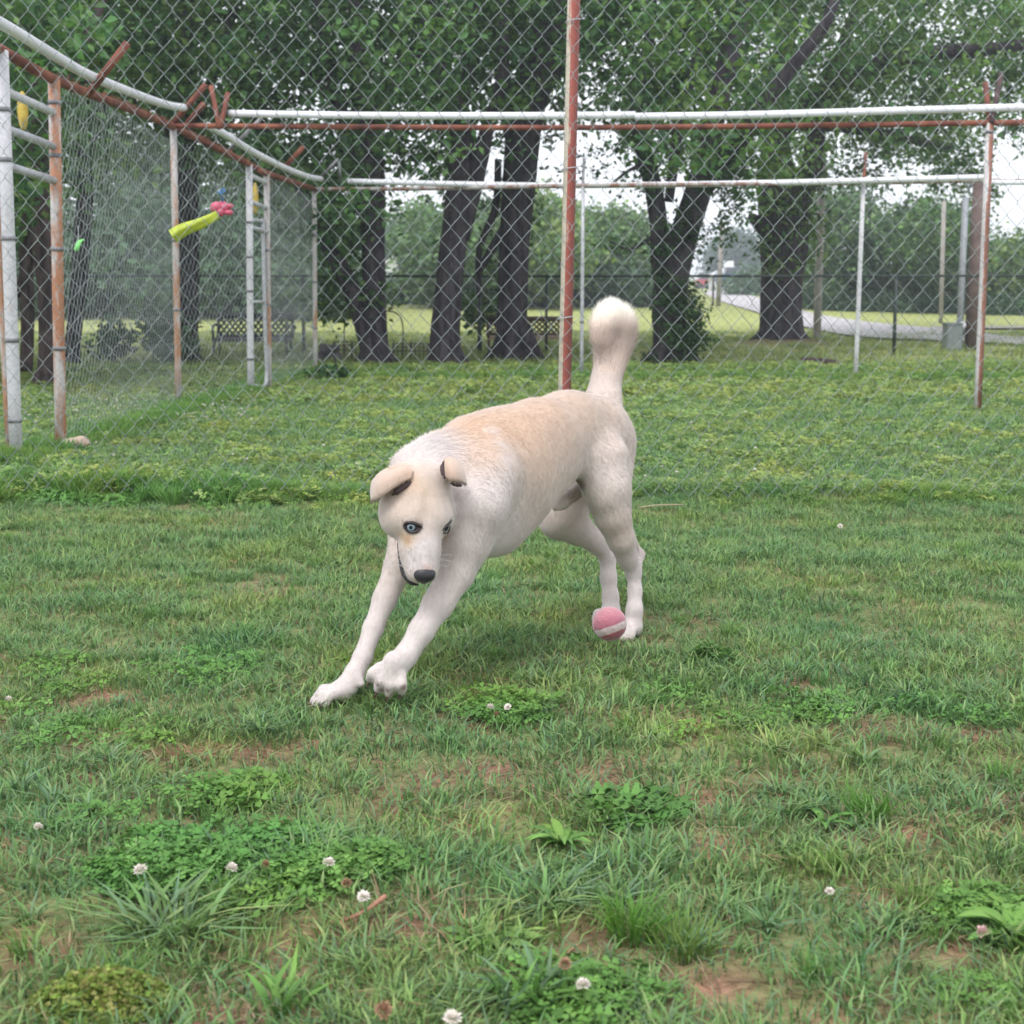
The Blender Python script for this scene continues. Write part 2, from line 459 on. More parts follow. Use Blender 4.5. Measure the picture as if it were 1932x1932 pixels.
BLUE = [(0.14, 0.235, 0.12), (0.12, 0.205, 0.10), (0.165, 0.26, 0.145)]
DRY = [(0.30, 0.22, 0.13), (0.22, 0.15, 0.09), (0.36, 0.28, 0.17), (0.17, 0.095, 0.06)]
YEL = [(0.24, 0.35, 0.09), (0.20, 0.31, 0.08), (0.29, 0.36, 0.12)]
protos = []
def proto(nm, vfc):
    me = mesh_np(nm, vfc[0], vfc[1], True); vcol(me, vfc[2]); me.materials.append(M['grass'])
    protos.append(me)
for i in range(4): proto('lawn_tuft', blade_tuft(34, 0.055, 0.014, 0.036, 0.0030, 1.1, GC + BLUE[:1], 100 + i))               # 0-3 fine lawn
for i in range(2): proto('straw', blade_tuft(30, 0.05, 0.010, 0.035, 0.0022, 2.6, DRY, 110 + i, 0.3, 2, 0.75))               # 4-5 dead thatch
for i in range(3): proto('coarse_tuft', blade_tuft(26, 0.018, 0.045, 0.085, 0.0058, 1.25, BLUE + GC, 120 + i, 0.5, 4, 0.25))  # 6-8 crab grass
for i in range(2): proto('clover', clover_patch(46, 0.06, 130 + i))                                                         # 9-10
for i in range(2): proto('bright_tuft', blade_tuft(60, 0.030, 0.035, 0.065, 0.0028, 0.7, BC, 140 + i, 0.8, 3))                # 11-12
for i in range(2): proto('yellow_clover', clover_patch(50, 0.07, 150 + i, 0.010, 0.05, YEL + [(0.13, 0.22, 0.06)]))           # 13-14
for i in range(2): proto('field_tuft', blade_tuft(40, 0.12, 0.03, 0.06, 0.010, 1.0, [(0.24, 0.31, 0.10), (0.27, 0.34, 0.12), (0.20, 0.27, 0.09)], 160 + i, 1, 1))   # 15-16

def scatter():
    P = []; I = []; SC = []
    def put(x, y, idx, sc):
        n = len(x)
        if not n: return
        z = height(x, y); P.append(np.stack([x, y, z], 1)); I.append(np.asarray(idx)); SC.append(sc)
    def strip(y0, y1, dens, margin=0.7):
        hw1 = y1 * 0.345 + margin; n = int(dens * 2 * hw1 * (y1 - y0))
        x = rng.uniform(-hw1, hw1, n); y = rng.uniform(y0, y1, n)
        k = np.abs(x) < y * 0.345 + margin
        return x[k], y[k]
    for (y0, y1, dens) in ((1.25, 2.2, 760), (2.2, 3.4, 700), (3.4, 5.0, 520), (5.0, 6.35, 380)):
        x, y = strip(y0, y1, dens)
        d = dirt(x, y); q = rng.random(len(x)) < 1 - 1.15 * d; x, y, d = x[q], y[q], d[q]
        thin = fbm(x, y, 0.35, 61); q = rng.random(len(x)) < 0.55 + 0.9 * thin; x, y = x[q], y[q]
        put(x, y, rng.integers(0, 4, len(x)), rng.uniform(0.7, 1.25, len(x)) * (0.7 + 0.55 * fbm(x, y, 0.5, 71)))
        x, y = strip(y0, y1, dens * 0.6); d = dirt(x, y); q = rng.random(len(x)) < 0.24 + 0.8 * d; x, y = x[q], y[q]
        put(x, y, rng.integers(4, 6, len(x)), rng.uniform(0.6, 1.1, len(x)))
    # coarse crab grass, mostly close to the camera, in patches
    x, y = strip(1.25, 2.9, 90); k = fbm(x, y, 0.30, 81); q = (k > 0.49 + 0.07 * (y - 1.3)) & (dirt(x, y) < 0.35); x, y = x[q], y[q]
    put(x, y, rng.integers(6, 9, len(x)), rng.uniform(0.35, 0.80, len(x)))
    x, y = strip(2.6, 5.6, 22); q = fbm(x, y, 0.35, 85) > 0.56; x, y = x[q], y[q]
    put(x, y, rng.integers(6, 9, len(x)), rng.uniform(0.3, 0.6, len(x)))
    # clover in patches
    x, y = strip(1.25, 3.2, 120); k = fbm(x, y, 0.4, 91); q = (k > 0.64) & (dirt(x, y) < 0.3); x, y = x[q], y[q]
    put(x, y, rng.integers(9, 11, len(x)), rng.uniform(0.7, 1.2, len(x)))
    for (px, py, rx, ry, n) in ((470, 1640, 270, 66, 105), (940, 1350, 60, 22, 18), (430, 1500, 60, 20, 10), (1080, 1880, 110, 40, 14), (1880, 1720, 60, 50, 12)):
        c = gnd(px, py); e = gnd(px + rx, py)[0] - c[0]; f = abs(gnd(px, py - ry)[1] - c[1])
        a = rng.random(n) * 6.28; r = np.sqrt(rng.random(n)); x = c[0] + e * r * np.cos(a); y = c[1] + f * r * np.sin(a)
        q = fbm(x, y, 0.09, 33) > .36; x, y = x[q], y[q]; put(x, y, rng.integers(9, 11, len(x)), rng.uniform(0.8, 1.3, len(x)))
    # bright lawn tufts
    x, y = strip(1.3, 5.8, 14); put(x, y, rng.integers(11, 13, len(x)), rng.uniform(0.25, 0.75, len(x)))
    # the strip of taller clover under the near fence and the yellower sward behind it
    n = 2600; x = rng.uniform(-2.7, 2.7, n); y = rng.normal(5.84, 0.13, n) + 0.05 * np.sin(x * 3)
    q = fbm(x, y, 0.35, 95) > 0.36; x, y = x[q], y[q]
    left = sstep(0.6, -1.2, x)
    put(x, y, np.where(rng.random(len(x)) < 0.5, rng.integers(9, 11, len(x)), np.where(rng.random(len(x)) < .2, rng.integers(13, 15, len(x)), rng.integers(11, 13, len(x)))), rng.uniform(0.5, 0.9, len(x)) * (0.75 + 1.25 * left * sstep(-.5, -1.1, x)) * (0.5 + fbm(x, y, .25, 97)))
    x, y = strip(5.65, 11.5, 150); q = y > 5.75 + .35 * (fbm(x, y, .4, 44) - .35); x, y = x[q], y[q]; put(x, y, np.where(rng.random(len(x)) < 0.62, rng.integers(13, 15, len(x)), rng.integers(0, 4, len(x))), rng.uniform(0.45, 0.85, len(x)) * (0.45 + 1.1 * fbm(x, y, 0.45, 99)))
    x, y = strip(5.75, 11.5, 190); put(x, y, rng.integers(0, 4, len(x)), rng.uniform(0.9, 1.7, len(x)))
    x, y = strip(11.0, 17.5, 60, 0.6); put(x, y, np.where(rng.random(len(x)) < 0.5, rng.integers(13, 15, len(x)), rng.integers(15, 17, len(x))), rng.uniform(0.7, 1.5, len(x)))
    # rough grass left standing under the fence lines
    y = rng.uniform(6.6, 16, 900); x = -2.25 + (y - 7) * 0.03 + rng.normal(0, 0.09, 900) - 0.05; put(x, y, rng.integers(11, 13, 900), rng.uniform(0.8, 1.6, 900))
    x = rng.uniform(-2.2, 5.6, 900); y = rng.normal(14.25, 0.12, 900); put(x, y, rng.integers(11, 13, 900), rng.uniform(0.9, 1.7, 900))
    x = rng.uniform(-9, 8, 2200); y = rng.normal(15.4, 0.3, 2200); put(x, y, rng.integers(11, 17, 2200), rng.uniform(1.0, 2.0, 2200))
    x, y = strip(17.0, 30.0, 9, 1.5); put(x, y, rng.integers(15, 17, len(x)), rng.uniform(1.0, 2.0, len(x)))
    A, B, C = np.vstack(P), np.concatenate(I), np.concatenate(SC)
    T8 = gnd(1475, 652); k = ((A[:, 0] - T8[0] - .05) / 0.72) ** 2 + ((A[:, 1] - T8[1]) / 0.85) ** 2 > 1
    return A[k], B[k], C[k]

def build_grass():
    P, I, SC = scatter()
    lib = bpy.data.collections.new('grass_shapes')
    objs = []
    for k, me in enumerate(protos):
        o = bpy.data.objects.new('grass_shape_%02d' % k, me); lib.objects.link(o); objs.append(o)
    me = bpy.data.meshes.new('grass'); me.vertices.add(len(P)); me.vertices.foreach_set('co', P.astype(np.float32).ravel())
    a = me.attributes.new('idx', 'INT', 'POINT'); a.data.foreach_set('value', I.astype(np.int32))
    a = me.attributes.new('scl', 'FLOAT', 'POINT'); a.data.foreach_set('value', SC.astype(np.float32))
    rot = np.stack([rng.normal(0, 0.08, len(P)), rng.normal(0, 0.08, len(P)), rng.random(len(P)) * 6.283], 1)
    a = me.attributes.new('rot', 'FLOAT_VECTOR', 'POINT'); a.data.foreach_set('vector', rot.astype(np.float32).ravel())
    o = add('grass', me); tag(o, 'patchy green lawn grass with clover and dead straw covering the pen ground', 'grass', kind='stuff')
    ng = bpy.data.node_groups.new('grass_scatter', 'GeometryNodeTree')
    ng.interface.new_socket('Geometry', in_out='INPUT', socket_type='NodeSocketGeometry')
    ng.interface.new_socket('Geometry', in_out='OUTPUT', socket_type='NodeSocketGeometry')
    N = ng.nodes; L = ng.links
    gi = N.new('NodeGroupInput'); go = N.new('NodeGroupOutput')
    iop = N.new('GeometryNodeInstanceOnPoints'); ci = N.new('GeometryNodeCollectionInfo')
    ci.inputs['Collection'].default_value = lib; ci.inputs['Separate Children'].default_value = True; ci.inputs['Reset Children'].default_value = True
    def attr(nm, ty):
        t = N.new('GeometryNodeInputNamedAttribute'); t.data_type = ty; t.inputs[0].default_value = nm; return t.outputs[0]
    m2p = N.new('GeometryNodeMeshToPoints')
    L.new(gi.outputs[0], m2p.inputs[0]); L.new(m2p.outputs[0], iop.inputs['Points']); L.new(ci.outputs[0], iop.inputs['Instance'])
    iop.inputs['Pick Instance'].default_value = True
    L.new(attr('idx', 'INT'), iop.inputs['Instance Index'])
    e2r = N.new('FunctionNodeEulerToRotation'); L.new(attr('rot', 'FLOAT_VECTOR'), e2r.inputs[0]); L.new(e2r.outputs[0], iop.inputs['Rotation'])
    L.new(attr('scl', 'FLOAT'), iop.inputs['Scale']); L.new(iop.outputs[0], go.inputs[0])
    md = o.modifiers.new('scatter', 'NODES'); md.node_group = ng
build_grass()

# countless tiny white clover heads far back in the sward
def blossoms():
    g = np.random.default_rng(8); V = []; F = []
    v0, f0 = ico(1)
    spots = []
    for (x0, x1, y0, y1, n) in ((20, 480, 742, 812, 230), (1480, 1800, 672, 722, 150), (1130, 1400, 700, 745, 30), (0, 1900, 760, 930, 60), (200, 700, 680, 740, 40)):
        for i in range(n): spots.append((g.uniform(x0, x1), g.uniform(y0, y1)))
    for (x, y) in spots:
        c = gnd(x, y); c = np.array([c[0], c[1], float(height(c[0], c[1])) + g.uniform(.03, .06)]); r = g.uniform(.0045, .009)
        F.append(f0 + len(V) * len(v0)); V.append(v0 * r * [1, 1, .8] + c)
    me = mesh_np('clover_blossoms', np.vstack(V), np.vstack(F)); o = add('clover_blossoms', me, simple('pale_blossom', [(0.3, (.34, .33, .26)), (0.7, (.55, .52, .45))], 30, .9))
    tag(o, 'countless tiny pale clover heads dotting the grass beyond the near fence', 'flowers', kind='stuff')
blossoms()


# ------------------------------------------------------------------ chain-link fences
def wire_mesh(name, h, w, period, phase, r=0.00118, sides=4):
    """one zigzag wire of a chain-link fabric, hooked over its neighbours at every bend"""
    pts = []; n = int(h / (period / 2)); hw = w / 2
    for k in range(n + 1):
        s = 1 if (k + phase) % 2 else -1; z = k * period / 2
        e = period * 0.045
        pts += [(s * hw * 0.93, -0.003 * s, z - e), (s * hw * 1.03, 0.003 * s, z), (s * hw * 0.93, 0.0035 * s, z + e)]
    V, F = tube(np.array(pts), r, sides, caps=False)
    return mesh_np(name, V, F)
def fabric(parent, A, B, z0, z1, w, period, m, r=0.00118, sides=4, skip=()):
    """wires side by side from A to B (plan points), each its own part"""
    A = np.array(A[:2], float); B = np.array(B[:2], float); Ld = np.linalg.norm(B - A); n = int(Ld / w)
    ang = math.atan2(B[1] - A[1], B[0] - A[0])
    ms = [wire_mesh('wire', z1 - z0, w, period, p, r, sides) for p in (0, 1)]
    for q in ms: q.materials.append(m)
    for i in range(n):
        p = A + (B - A) * ((i + 0.5) * w / Ld)
        o = bpy.data.objects.new('wire', ms[i % 2]); COL.objects.link(o)
        o.parent = parent
        L0 = Vector(parent.location)
        o.location = Vector((p[0], p[1], z0 + random.uniform(-0.002, 0.002))) - L0
        o.rotation_euler = (random.gauss(0, 0.0015), random.gauss(0, 0.0015), ang)
def band(mb, p, r, h=0.022, nz=(0, 0, 1)):
    n = np.array(nz) / np.linalg.norm(nz); mb.tube([p - n * h / 2, p + n * h / 2], r, 12)
def post_obj(parent, base, top, r, m, name='post', bands=(), cap=True, sides=16):
    base = np.array(base, float); top = np.array(top, float); d = (top - base) / np.linalg.norm(top - base)
    mb = MB(); mb.tube([base - d * 0.1, base + d * 0.3, base + (top - base) * 0.6, top], r, sides)
    o = mb.obj(name, m, parent)
    for t in bands:
        bb = MB(); band(bb, base + (top - base) * t, r + 0.004, 0.02, d); bb.obj('tie_band', M['fitting'], parent)
    return o

# near fence, right behind the dog
NP0 = gnd(1060, 944); NP1 = at(1086, -60, 5.86)
near = empty('chain_link_fence', (0.2, NP0[1], 0), 'tall near chain-link fence of bare grey mesh with one red rusty post behind the dog', 'fence')
yN = NP0[1]
fabric(near, (-2.65, yN - 0.055), (2.75, yN - 0.055), 0.02, 2.18, 18.2 * 5.86 / FPX, 44.6 * 5.86 / FPX, M['wire'])
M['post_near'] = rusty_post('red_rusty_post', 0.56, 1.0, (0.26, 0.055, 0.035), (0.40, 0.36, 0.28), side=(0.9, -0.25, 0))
post_obj(near, NP0, at(1085, -95, 5.86 + 0.02), 0.0245, M['post_near'])
tr = MB(); tr.tube([(-2.7, yN, 2.2), (2.8, yN, 2.2)], 0.021, 12); tr.obj('top_rail', M['rust'], near)
for k in range(3):
    tw = MB(); q = NP0 + (at(1085, -95, 5.88) - NP0) * (0.32 + 0.27 * k); tw.tube([q + np.array([math.cos(a) * 0.03, math.sin(a) * 0.03, 0.004 * a]) for a in np.linspace(0, 6.2, 14)], 0.0022, 5); tw.obj('tie_wire', M['steel'], near)

# left fence with its two gate openings, and the frames at mid distance and at the back
P0b, P0t = gnd(31, 868), None
def up(px, py, base): 
    """point above base (same distance) seen at px, py"""
    r = ray(px, py); d = (base[1] - CAM[1]) / r[1]; return CAM + r * d
posts = {}
def defpost(k, bx, by, tx, ty):
    b = gnd(bx, by); posts[k] = (b, up(tx, ty, b))
defpost('P0', 31, 868, 3, 95); defpost('P1', 115, 848, 102, 150); defpost('P2', 337, 765, 327, 240); defpost('P3', 473, 741, 470, 310)
defpost('P4', 507, 736, 503, 327); defpost('P5', 595, 704, 593, 357)
defpost('R1', 1844, 777, 1868, 232); defpost('B1', 1097, 716, 1100, 348); defpost('B2', 1614, 716, 1629, 345)
M['post_a'] = rusty_post('orange_streaked_post', 0.53, 3.0, (0.37, 0.17, 0.09), (0.44, 0.42, 0.41))
M['post_b'] = rusty_post('rust_speckled_post', 0.46, 7.0, (0.33, 0.17, 0.09), (0.40, 0.38, 0.37))
M['post_c'] = rusty_post('greyish_post', 0.32, 5.0, (0.30, 0.20, 0.15), (0.50, 0.50, 0.52))
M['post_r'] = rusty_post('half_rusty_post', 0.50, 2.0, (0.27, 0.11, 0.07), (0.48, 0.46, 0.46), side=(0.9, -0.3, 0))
left = empty('chain_link_fence', (-2.3, 9.5, 0), 'left-hand chain-link fence with two gates running away from the camera under a rusty rail', 'fence')
rr = {'P0': 0.030, 'P1': 0.0285, 'P2': 0.0235, 'P3': 0.027, 'P4': 0.025, 'P5': 0.0235}
mm_ = {'P0': 'post_c', 'P1': 'post_a', 'P2': 'post_b', 'P3': 'post_c', 'P4': 'post_b', 'P5': 'post_b'}
for k in ('P0', 'P1', 'P2', 'P3', 'P4', 'P5'):
    b, t = posts[k]; bd = {'P0': (0.1, 0.3, 0.55, 0.74, 0.86), 'P1': (0.28, 0.55, 0.80, 0.94), 'P2': (0.35, 0.6), 'P3': (0.15, 0.45, 0.6, 0.75), 'P4': (0.4, 0.65), 'P5': (0.25, 0.5, 0.75)}[k]
    post_obj(left, b, t, rr[k], M[mm_[k]], bands=bd)
# leaning inner pole beside the first post
i0 = gnd(12, 872); post_obj(left, i0 + np.array([-.012, .10, 0]), posts['P0'][1] + np.array([-0.09, 0.1, -.15]), 0.02, M['post_b'])
T = {k: v[1] for k, v in posts.items()}; Bs = {k: v[0] for k, v in posts.items()}
rail = MB()
ext = T['P0'] + (T['P0'] - T['P1']) * 1.2
pts = [ext, T['P0'], T['P1'], T['P1'] * 0.5 + T['P2'] * 0.5 + np.array([0, 0, 0.004]), T['P2'], T['P3'], T['P4'], T['P5']]
rail.tube(catmull(pts, 4), 0.0245, 12); rail.obj('top_rail', M['rust'], left)
stubs = MB()
for i in range(90):
    t = random.random(); a, b = (T['P1'], T['P2']) if random.random() < .6 else (T['P2'], T['P3'])
    p = a + (b - a) * t; stubs.tube([p + np.array([0, 0, 0.02]), p + np.array([random.gauss(0, .004), random.gauss(0, .004), 0.045])], 0.002, 4)
stubs.obj('wire_ends', M['rust'], left)['kind'] = 'stuff'
for (g0, g1) in (('P0', 'P1'), ('P3', 'P4')):
    for f in (0.91, 0.82, 0.73) if g0 == 'P0' else (0.955, 0.84, 0.73):
        a = Bs[g0] + (T[g0] - Bs[g0]) * (f - (0.004 if g0 == 'P0' else 0)); b = Bs[g1] + (T[g1] - Bs[g1]) * (f + 0.002)
        q = MB(); q.tube([a, b], 0.0195, 10); q.obj('gate_rail', M['steel'] if f < 0.9 else M['post_c'], left)
wl, pl = 0.037, 0.09
def seg(a, b, ext0=0.0, top=0.0):
    h = 0.5 * (T[a][2] + T[b][2]); fabric(left, Bs[a] + (Bs[b] - Bs[a]) * ext0, Bs[b], 0.03, h - 0.01 + top, wl, pl, M['wire_old'], 0.00105, 3)
seg('P1', 'P2', 0.0, 0.02); seg('P2', 'P3', 0.0, 0.0); seg('P4', 'P5')
e0 = Bs['P0'] + (Bs['P0'] - Bs['P1']) * 1.2 + np.array([-.05, 0, 0]); fabric(left, e0, Bs['P0'] + np.array([-.06, 0, 0]), 0.03, 1.9, wl, pl, M['wire_old'], 0.00105, 3)

# gate leaf standing open behind the second opening
gate = empty('gate', tuple(Bs['P3']), 'narrow grey pipe-framed gate leaf standing in the far opening of the left fence', 'gate')
g = MB(); a = Bs['P3'] + (Bs['P4'] - Bs['P3']) * 0.12; b = Bs['P3'] + (Bs['P4'] - Bs['P3']) * 0.86
hh = 1.36
g.tube(catmull([a + [0, 0, .06], a + [0, 0, .5], a + [0, 0, hh - .05], a + (b - a) * 0.08 + [0, 0, hh], b - (b - a) * 0.08 + [0, 0, hh], b + [0, 0, hh - .05], b + [0, 0, .5], b + [0, 0, .06], a + [0, 0, .06]], 3), 0.016, 8)
g.obj('gate_frame', M['steel'], gate)
g = MB(); g.tube([a + [0, 0, .72], b + [0, 0, .72]], 0.013, 8); g.obj('cross_bar', M['steel'], gate)
fabric(gate, a, b, 0.07, hh, 0.06, pl, M['wire_old'], 0.0015, 3)

# yellow oval plates hung on the gate rails
M['yellow'] = simple('faded_yellow_plate', [(0.35, (0.42, 0.30, 0.04)), (0.7, (0.55, 0.42, 0.08))], 30, 0.6)
def oval(px, py, d, w, h, lab, sides=20):
    c = at(px, py, d); mb = MB(); V = []
    for y in (-0.004, 0.004):
        V.append((0, y, 0))
        V += [(w / 2 * math.cos(t), y, h / 2 * math.sin(t)) for t in np.linspace(0, 2 * math.pi, sides, endpoint=False)]
    F = []
    o2 = sides + 1
    for k in range(0, sides, 2):
        a, b_, c_ = 1 + k, 1 + (k + 1) % sides, 1 + (k + 2) % sides
        F += [(0, a, b_, c_), (o2, o2 + c_, o2 + b_, o2 + a)]
    for k in range(sides):
        a, b_ = 1 + k, 1 + (k + 1) % sides; F.append((a, o2 + a, o2 + b_, b_))
    mb.put(np.array(V) + c, F); o = mb.obj('plate', M['yellow']); tag(o, lab, 'plate', 'yellow plates above the gates')
oval(43, 209, 7.42, 0.052, 0.185, 'faded yellow oval plate hanging between the rails of the nearer gate opening')
oval(482, 375, 12.5, 0.05, 0.26, 'small yellow plate between the rails above the far gate opening')

# the two pipe frames across the pen
mid = empty('pipe_frame', tuple(Bs['R1']), 'rusty red pipe rail crossing the pen at mid distance, held by a rust-streaked right-hand post', 'fence')
bR = (Bs['R1'], T['R1']); post_obj(mid, bR[0], bR[1], 0.0255, M['post_r'], bands=(0.97,))
q = MB(); e = T['R1'] + (T['R1'] - T['P2']) * 0.4; e[2] = up(2200, 222, e)[2]
q.tube(catmull([T['P2'] + [0, 0, 0.01], at(1075, 241, (T['P2'][1] + T['R1'][1]) / 2 * 1.0), T['R1'], e], 5), 0.019, 10); q.obj('top_rail', M['rust'], mid)
def arm(parent, p0, p1, r=0.02, m='rust'):
    q = MB(); q.tube([p0, p1], r, 10); return q.obj('arm', M[m], parent)
dR = T['R1'][1]
arm(mid, T['R1'], at(1859, 158, dR * 1.0), 0.019, 'rust'); arm(mid, T['R1'] + [0, -.03, 0], at(1889, 140, dR - 0.05), 0.017, 'darkrust')
arm(mid, up(414, 242, T['P2'] + [0, -.1, 0]), at(398, 163, 10.6), 0.018); arm(mid, up(416, 240, T['P2'] + [0, -.1, 0]), at(430, 176, 10.6), 0.018)
back = empty('pipe_frame', tuple(Bs['B1']), 'grey pipe rail on thin grey posts along the back of the pen', 'fence')
for k, r, m in (('B1', 0.017, 'steel'), ('B2', 0.021, 'post_c')): post_obj(back, *posts[k], r, M[m], bands=(0.3,) if k == 'B1' else ())
dB = T['B1'][1]
arm(back, T['B1'], at(1102, 299, dB), 0.013, 'fitting'); arm(back, T['B2'], at(1634, 288, dB), 0.014, 'rust')
q = MB(); q.tube(catmull([T['P5'], at(800, 356, 14.8), T['B1'] + [0, 0, -0.01], T['B2'], at(1870, 341, 14.1), at(2150, 346, 14.1)], 5), 0.0195, 10)
M['rail_far'] = rusty_post('weathered_rail', 0.5, 9.0, (0.22, 0.12, 0.09), (0.38, 0.36, 0.35)); q.obj('top_rail', M['rail_far'], back)
# rusty arms standing on the left rail
for (x0, y0, x1, y1, d, m) in ((166, 178, 240, 82, 8.1, 'rust'), (322, 238, 388, 160, 10.6, 'rust'), (348, 240, 384, 196, 10.9, 'rust'), (432, 284, 494, 222, 11.8, 'fitting'), (540, 312, 572, 278, 13.2, 'rust'), (600, 340, 638, 300, 15.0, 'fitting'), (642, 345, 640, 306, 15.0, 'fitting')):
    arm(left, at(x0, y0, d), at(x1, y1, d - 0.12), 0.0205 if m == 'rust' else 0.015, m)

def pvc(pts, r, lab):
    q = MB(); q.tube(catmull([at(*p) for p in pts], 6), r, 16, caps=True); o = q.obj('plastic_pipe', M['pvc']); tag(o, lab, 'pipe', 'white climb-stopper pipes above the rails')
pvc([(-150, -35, 5.7), (0, 43, 6.5), (100, 103, 7.3), (170, 143, 8.0), (270, 183, 9.4), (320, 199, 10.2), (347, 203, 10.5)], 0.0255, 'sagging white plastic pipe over the nearer half of the left fence')
pvc([(392, 237, 10.9), (420, 251, 11.1), (480, 288, 11.9), (540, 318, 13.0), (580, 333, 14.1), (606, 338, 14.8)], 0.0265, 'curved white plastic pipe over the far half of the left fence')
pvc([(432, 214, 10.6), (700, 218, 10.5), (1000, 218.5, 10.4), (1199, 217, 10.35)], 0.0245, 'straight white plastic pipe across mid distance, left piece that meets the joint')
pvc([(1198, 220, 10.3), (1400, 217, 10.2), (1650, 210, 10.1), (1867, 204, 10.0), (2150, 196, 9.9)], 0.0245, 'straight white plastic pipe across mid distance, right piece resting on the dark arm')
pvc([(657, 342, 14.8), (900, 348, 14.5), (1100, 350, 14.1), (1400, 346, 14.0), (1650, 340, 13.95), (1866, 334, 13.9)], 0.0265, 'long white plastic pipe along the back rail of the pen')
pvc([(1868, 344, 13.8), (1960, 345, 13.8), (2150, 348, 13.8)], 0.022, 'short white plastic pipe at the right end of the back rail')

# ------------------------------------------------------------------ trees
def leaf_cloud(C, n_per, spread, size, cols, seed=0, droop=0.25, jit=0.3, aspect=0.62, axis=None):
    """C: cluster centres (K,3).  Returns verts, quads, colours of many separate leaves."""
    g = np.random.default_rng(seed)
    K = len(C); N = K * n_per
    sp = np.broadcast_to(np.asarray(spread, float), (K,))
    off = g.normal(0, 1, (K, n_per, 3)) * sp[:, None, None] * np.array([1, 1, 0.7])
    P = (C[:, None, :] + off).reshape(-1, 3)
    s = size * g.uniform(0.65, 1.35, N)
    nrm = g.normal(0, 1, (N, 3)) * 0.75 + np.array([0, -0.15, 0.75]); nrm /= np.linalg.norm(nrm, axis=1)[:, None]
    d = g.normal(0, 1, (N, 3)) + np.array([0, 0, -droop * 2]); d -= nrm * (d * nrm).sum(1)[:, None]; d /= np.linalg.norm(d, axis=1)[:, None]
    e = np.cross(nrm, d)
    a = P; b = P + d * (s * 0.42)[:, None] + e * (s * aspect * 0.5)[:, None] + nrm * (s * 0.10)[:, None]
    c = P + d * s[:, None]; f = P + d * (s * 0.42)[:, None] - e * (s * aspect * 0.5)[:, None] + nrm * (s * 0.10)[:, None]
    V = np.stack([a, b, c, f], 1).reshape(-1, 3)
    F = np.arange(N * 4).reshape(-1, 4)
    cols = np.asarray(cols, float)
    kc = g.integers(0, len(cols), K); base = cols[kc] * g.uniform(1 - jit, 1 + jit, (K, 1))
    lc = np.repeat(base, n_per, 0) * g.uniform(0.75, 1.3, (N, 1))
    return V, F, np.repeat(lc, 4, 0)
LC = [(0.052, 0.125, 0.040), (0.068, 0.15, 0.046), (0.036, 0.095, 0.038), (0.092, 0.175, 0.05)]
LIME = [(0.11, 0.19, 0.045), (0.13, 0.21, 0.05), (0.09, 0.16, 0.04)]

def limb_pts(path, d, n=5):
    """path of (x, y, width, extra distance) in picture units for a limb growing d metres away"""
    P = []; Rr = []
    for q in path:
        dd = d + (q[3] if len(q) > 3 else 0); P.append(at(q[0], q[1], dd)); Rr.append(q[2] * 0.5 * dd / FPX)
    A = catmull(np.hstack([np.array(P), np.array(Rr)[:, None]]), n)
    return A[:, :3], np.maximum(A[:, 3], 0.004)
def bark_tube(mb, P, r, sides=14, rough=0.05):
    V, F = tube(P, r, sides)
    n = len(P); V = V.copy()
    ph = random.random() * 9
    for i in range(n):
        for k in range(sides):
            j = i * sides + k; c = P[i]
            V[j] = c + (V[j] - c) * (1 + rough * (1.1 * math.sin(k * 2.7 + ph + i * 0.21) * 0.6 + random.uniform(-1, 1) * 0.5))
    mb.put(V, F)
def root_flare(mb, base, r, n=6):
    for i in range(n):
        a = i * 6.283 / n + random.uniform(-.35, .35); ca, sa = math.cos(a), math.sin(a); L = r * random.uniform(1.35, 1.9)
        P = [base + np.array([ca * r * 0.45, sa * r * 0.45, r * 1.7]), base + np.array([ca * r * 0.95, sa * r * 0.95, r * 0.65]), base + np.array([ca * L, sa * L, -0.03])]
        bark_tube(mb, catmull(P, 4), np.linspace(r * 0.34, r * 0.14, 9), 8)
crown_pts = {}
def tree(key, name, label, trunk, branches, d=None, m='bark', flare=True, group='trees behind the pen'):
    b = trunk[0]; g0 = gnd(b[0], b[1]); 
    if d is None:
        d = (g0[1] - CAM[1]) * cp - (g0[2] - CAM[2]) * sp_
    root = empty(name, g0, label, 'tree', group)
    mb = MB(); P, r = limb_pts(trunk, d, 6)
    P = np.vstack([P[0] - np.array([0, 0, 0.15]), P]); r = np.concatenate([[r[0]], r])
    bark_tube(mb, P, r, 18, 0.05)
    if flare: root_flare(mb, g0, r[0] * (0.92 if key != 'T8' else 0.74))
    mb.obj('trunk', M[m], root)
    for br in branches:
        q = MB(); P, r = limb_pts(br, d, 5); bark_tube(q, P, r, 10, 0.05); q.obj('branch', M[m], root)
    crown_pts[key] = dict(root=root, d=d, C=[])
    return root
TR = {}
tree('T1', 'shade_tree', 'forked dark tree trunk seen through the nearer gate opening at the far left', [(86, 731, 44), (88, 690, 34), (90, 620, 34), (88, 540, 36), (78, 440, 42), (70, 330, 46), (64, 200, 40), (60, 40, 34), (58, -140, 30)],
     [[(50, 700, 24, .5), (52, 600, 26, .5), (50, 480, 28, .4), (58, 400, 30, .2), (66, 340, 28)], [(30, 560, 14), (52, 500, 18), (66, 440, 18)], [(70, 300, 30), (110, 180, 24, .3), (170, 60, 20, .5), (220, -80, 14, .6)]], m='bark2')
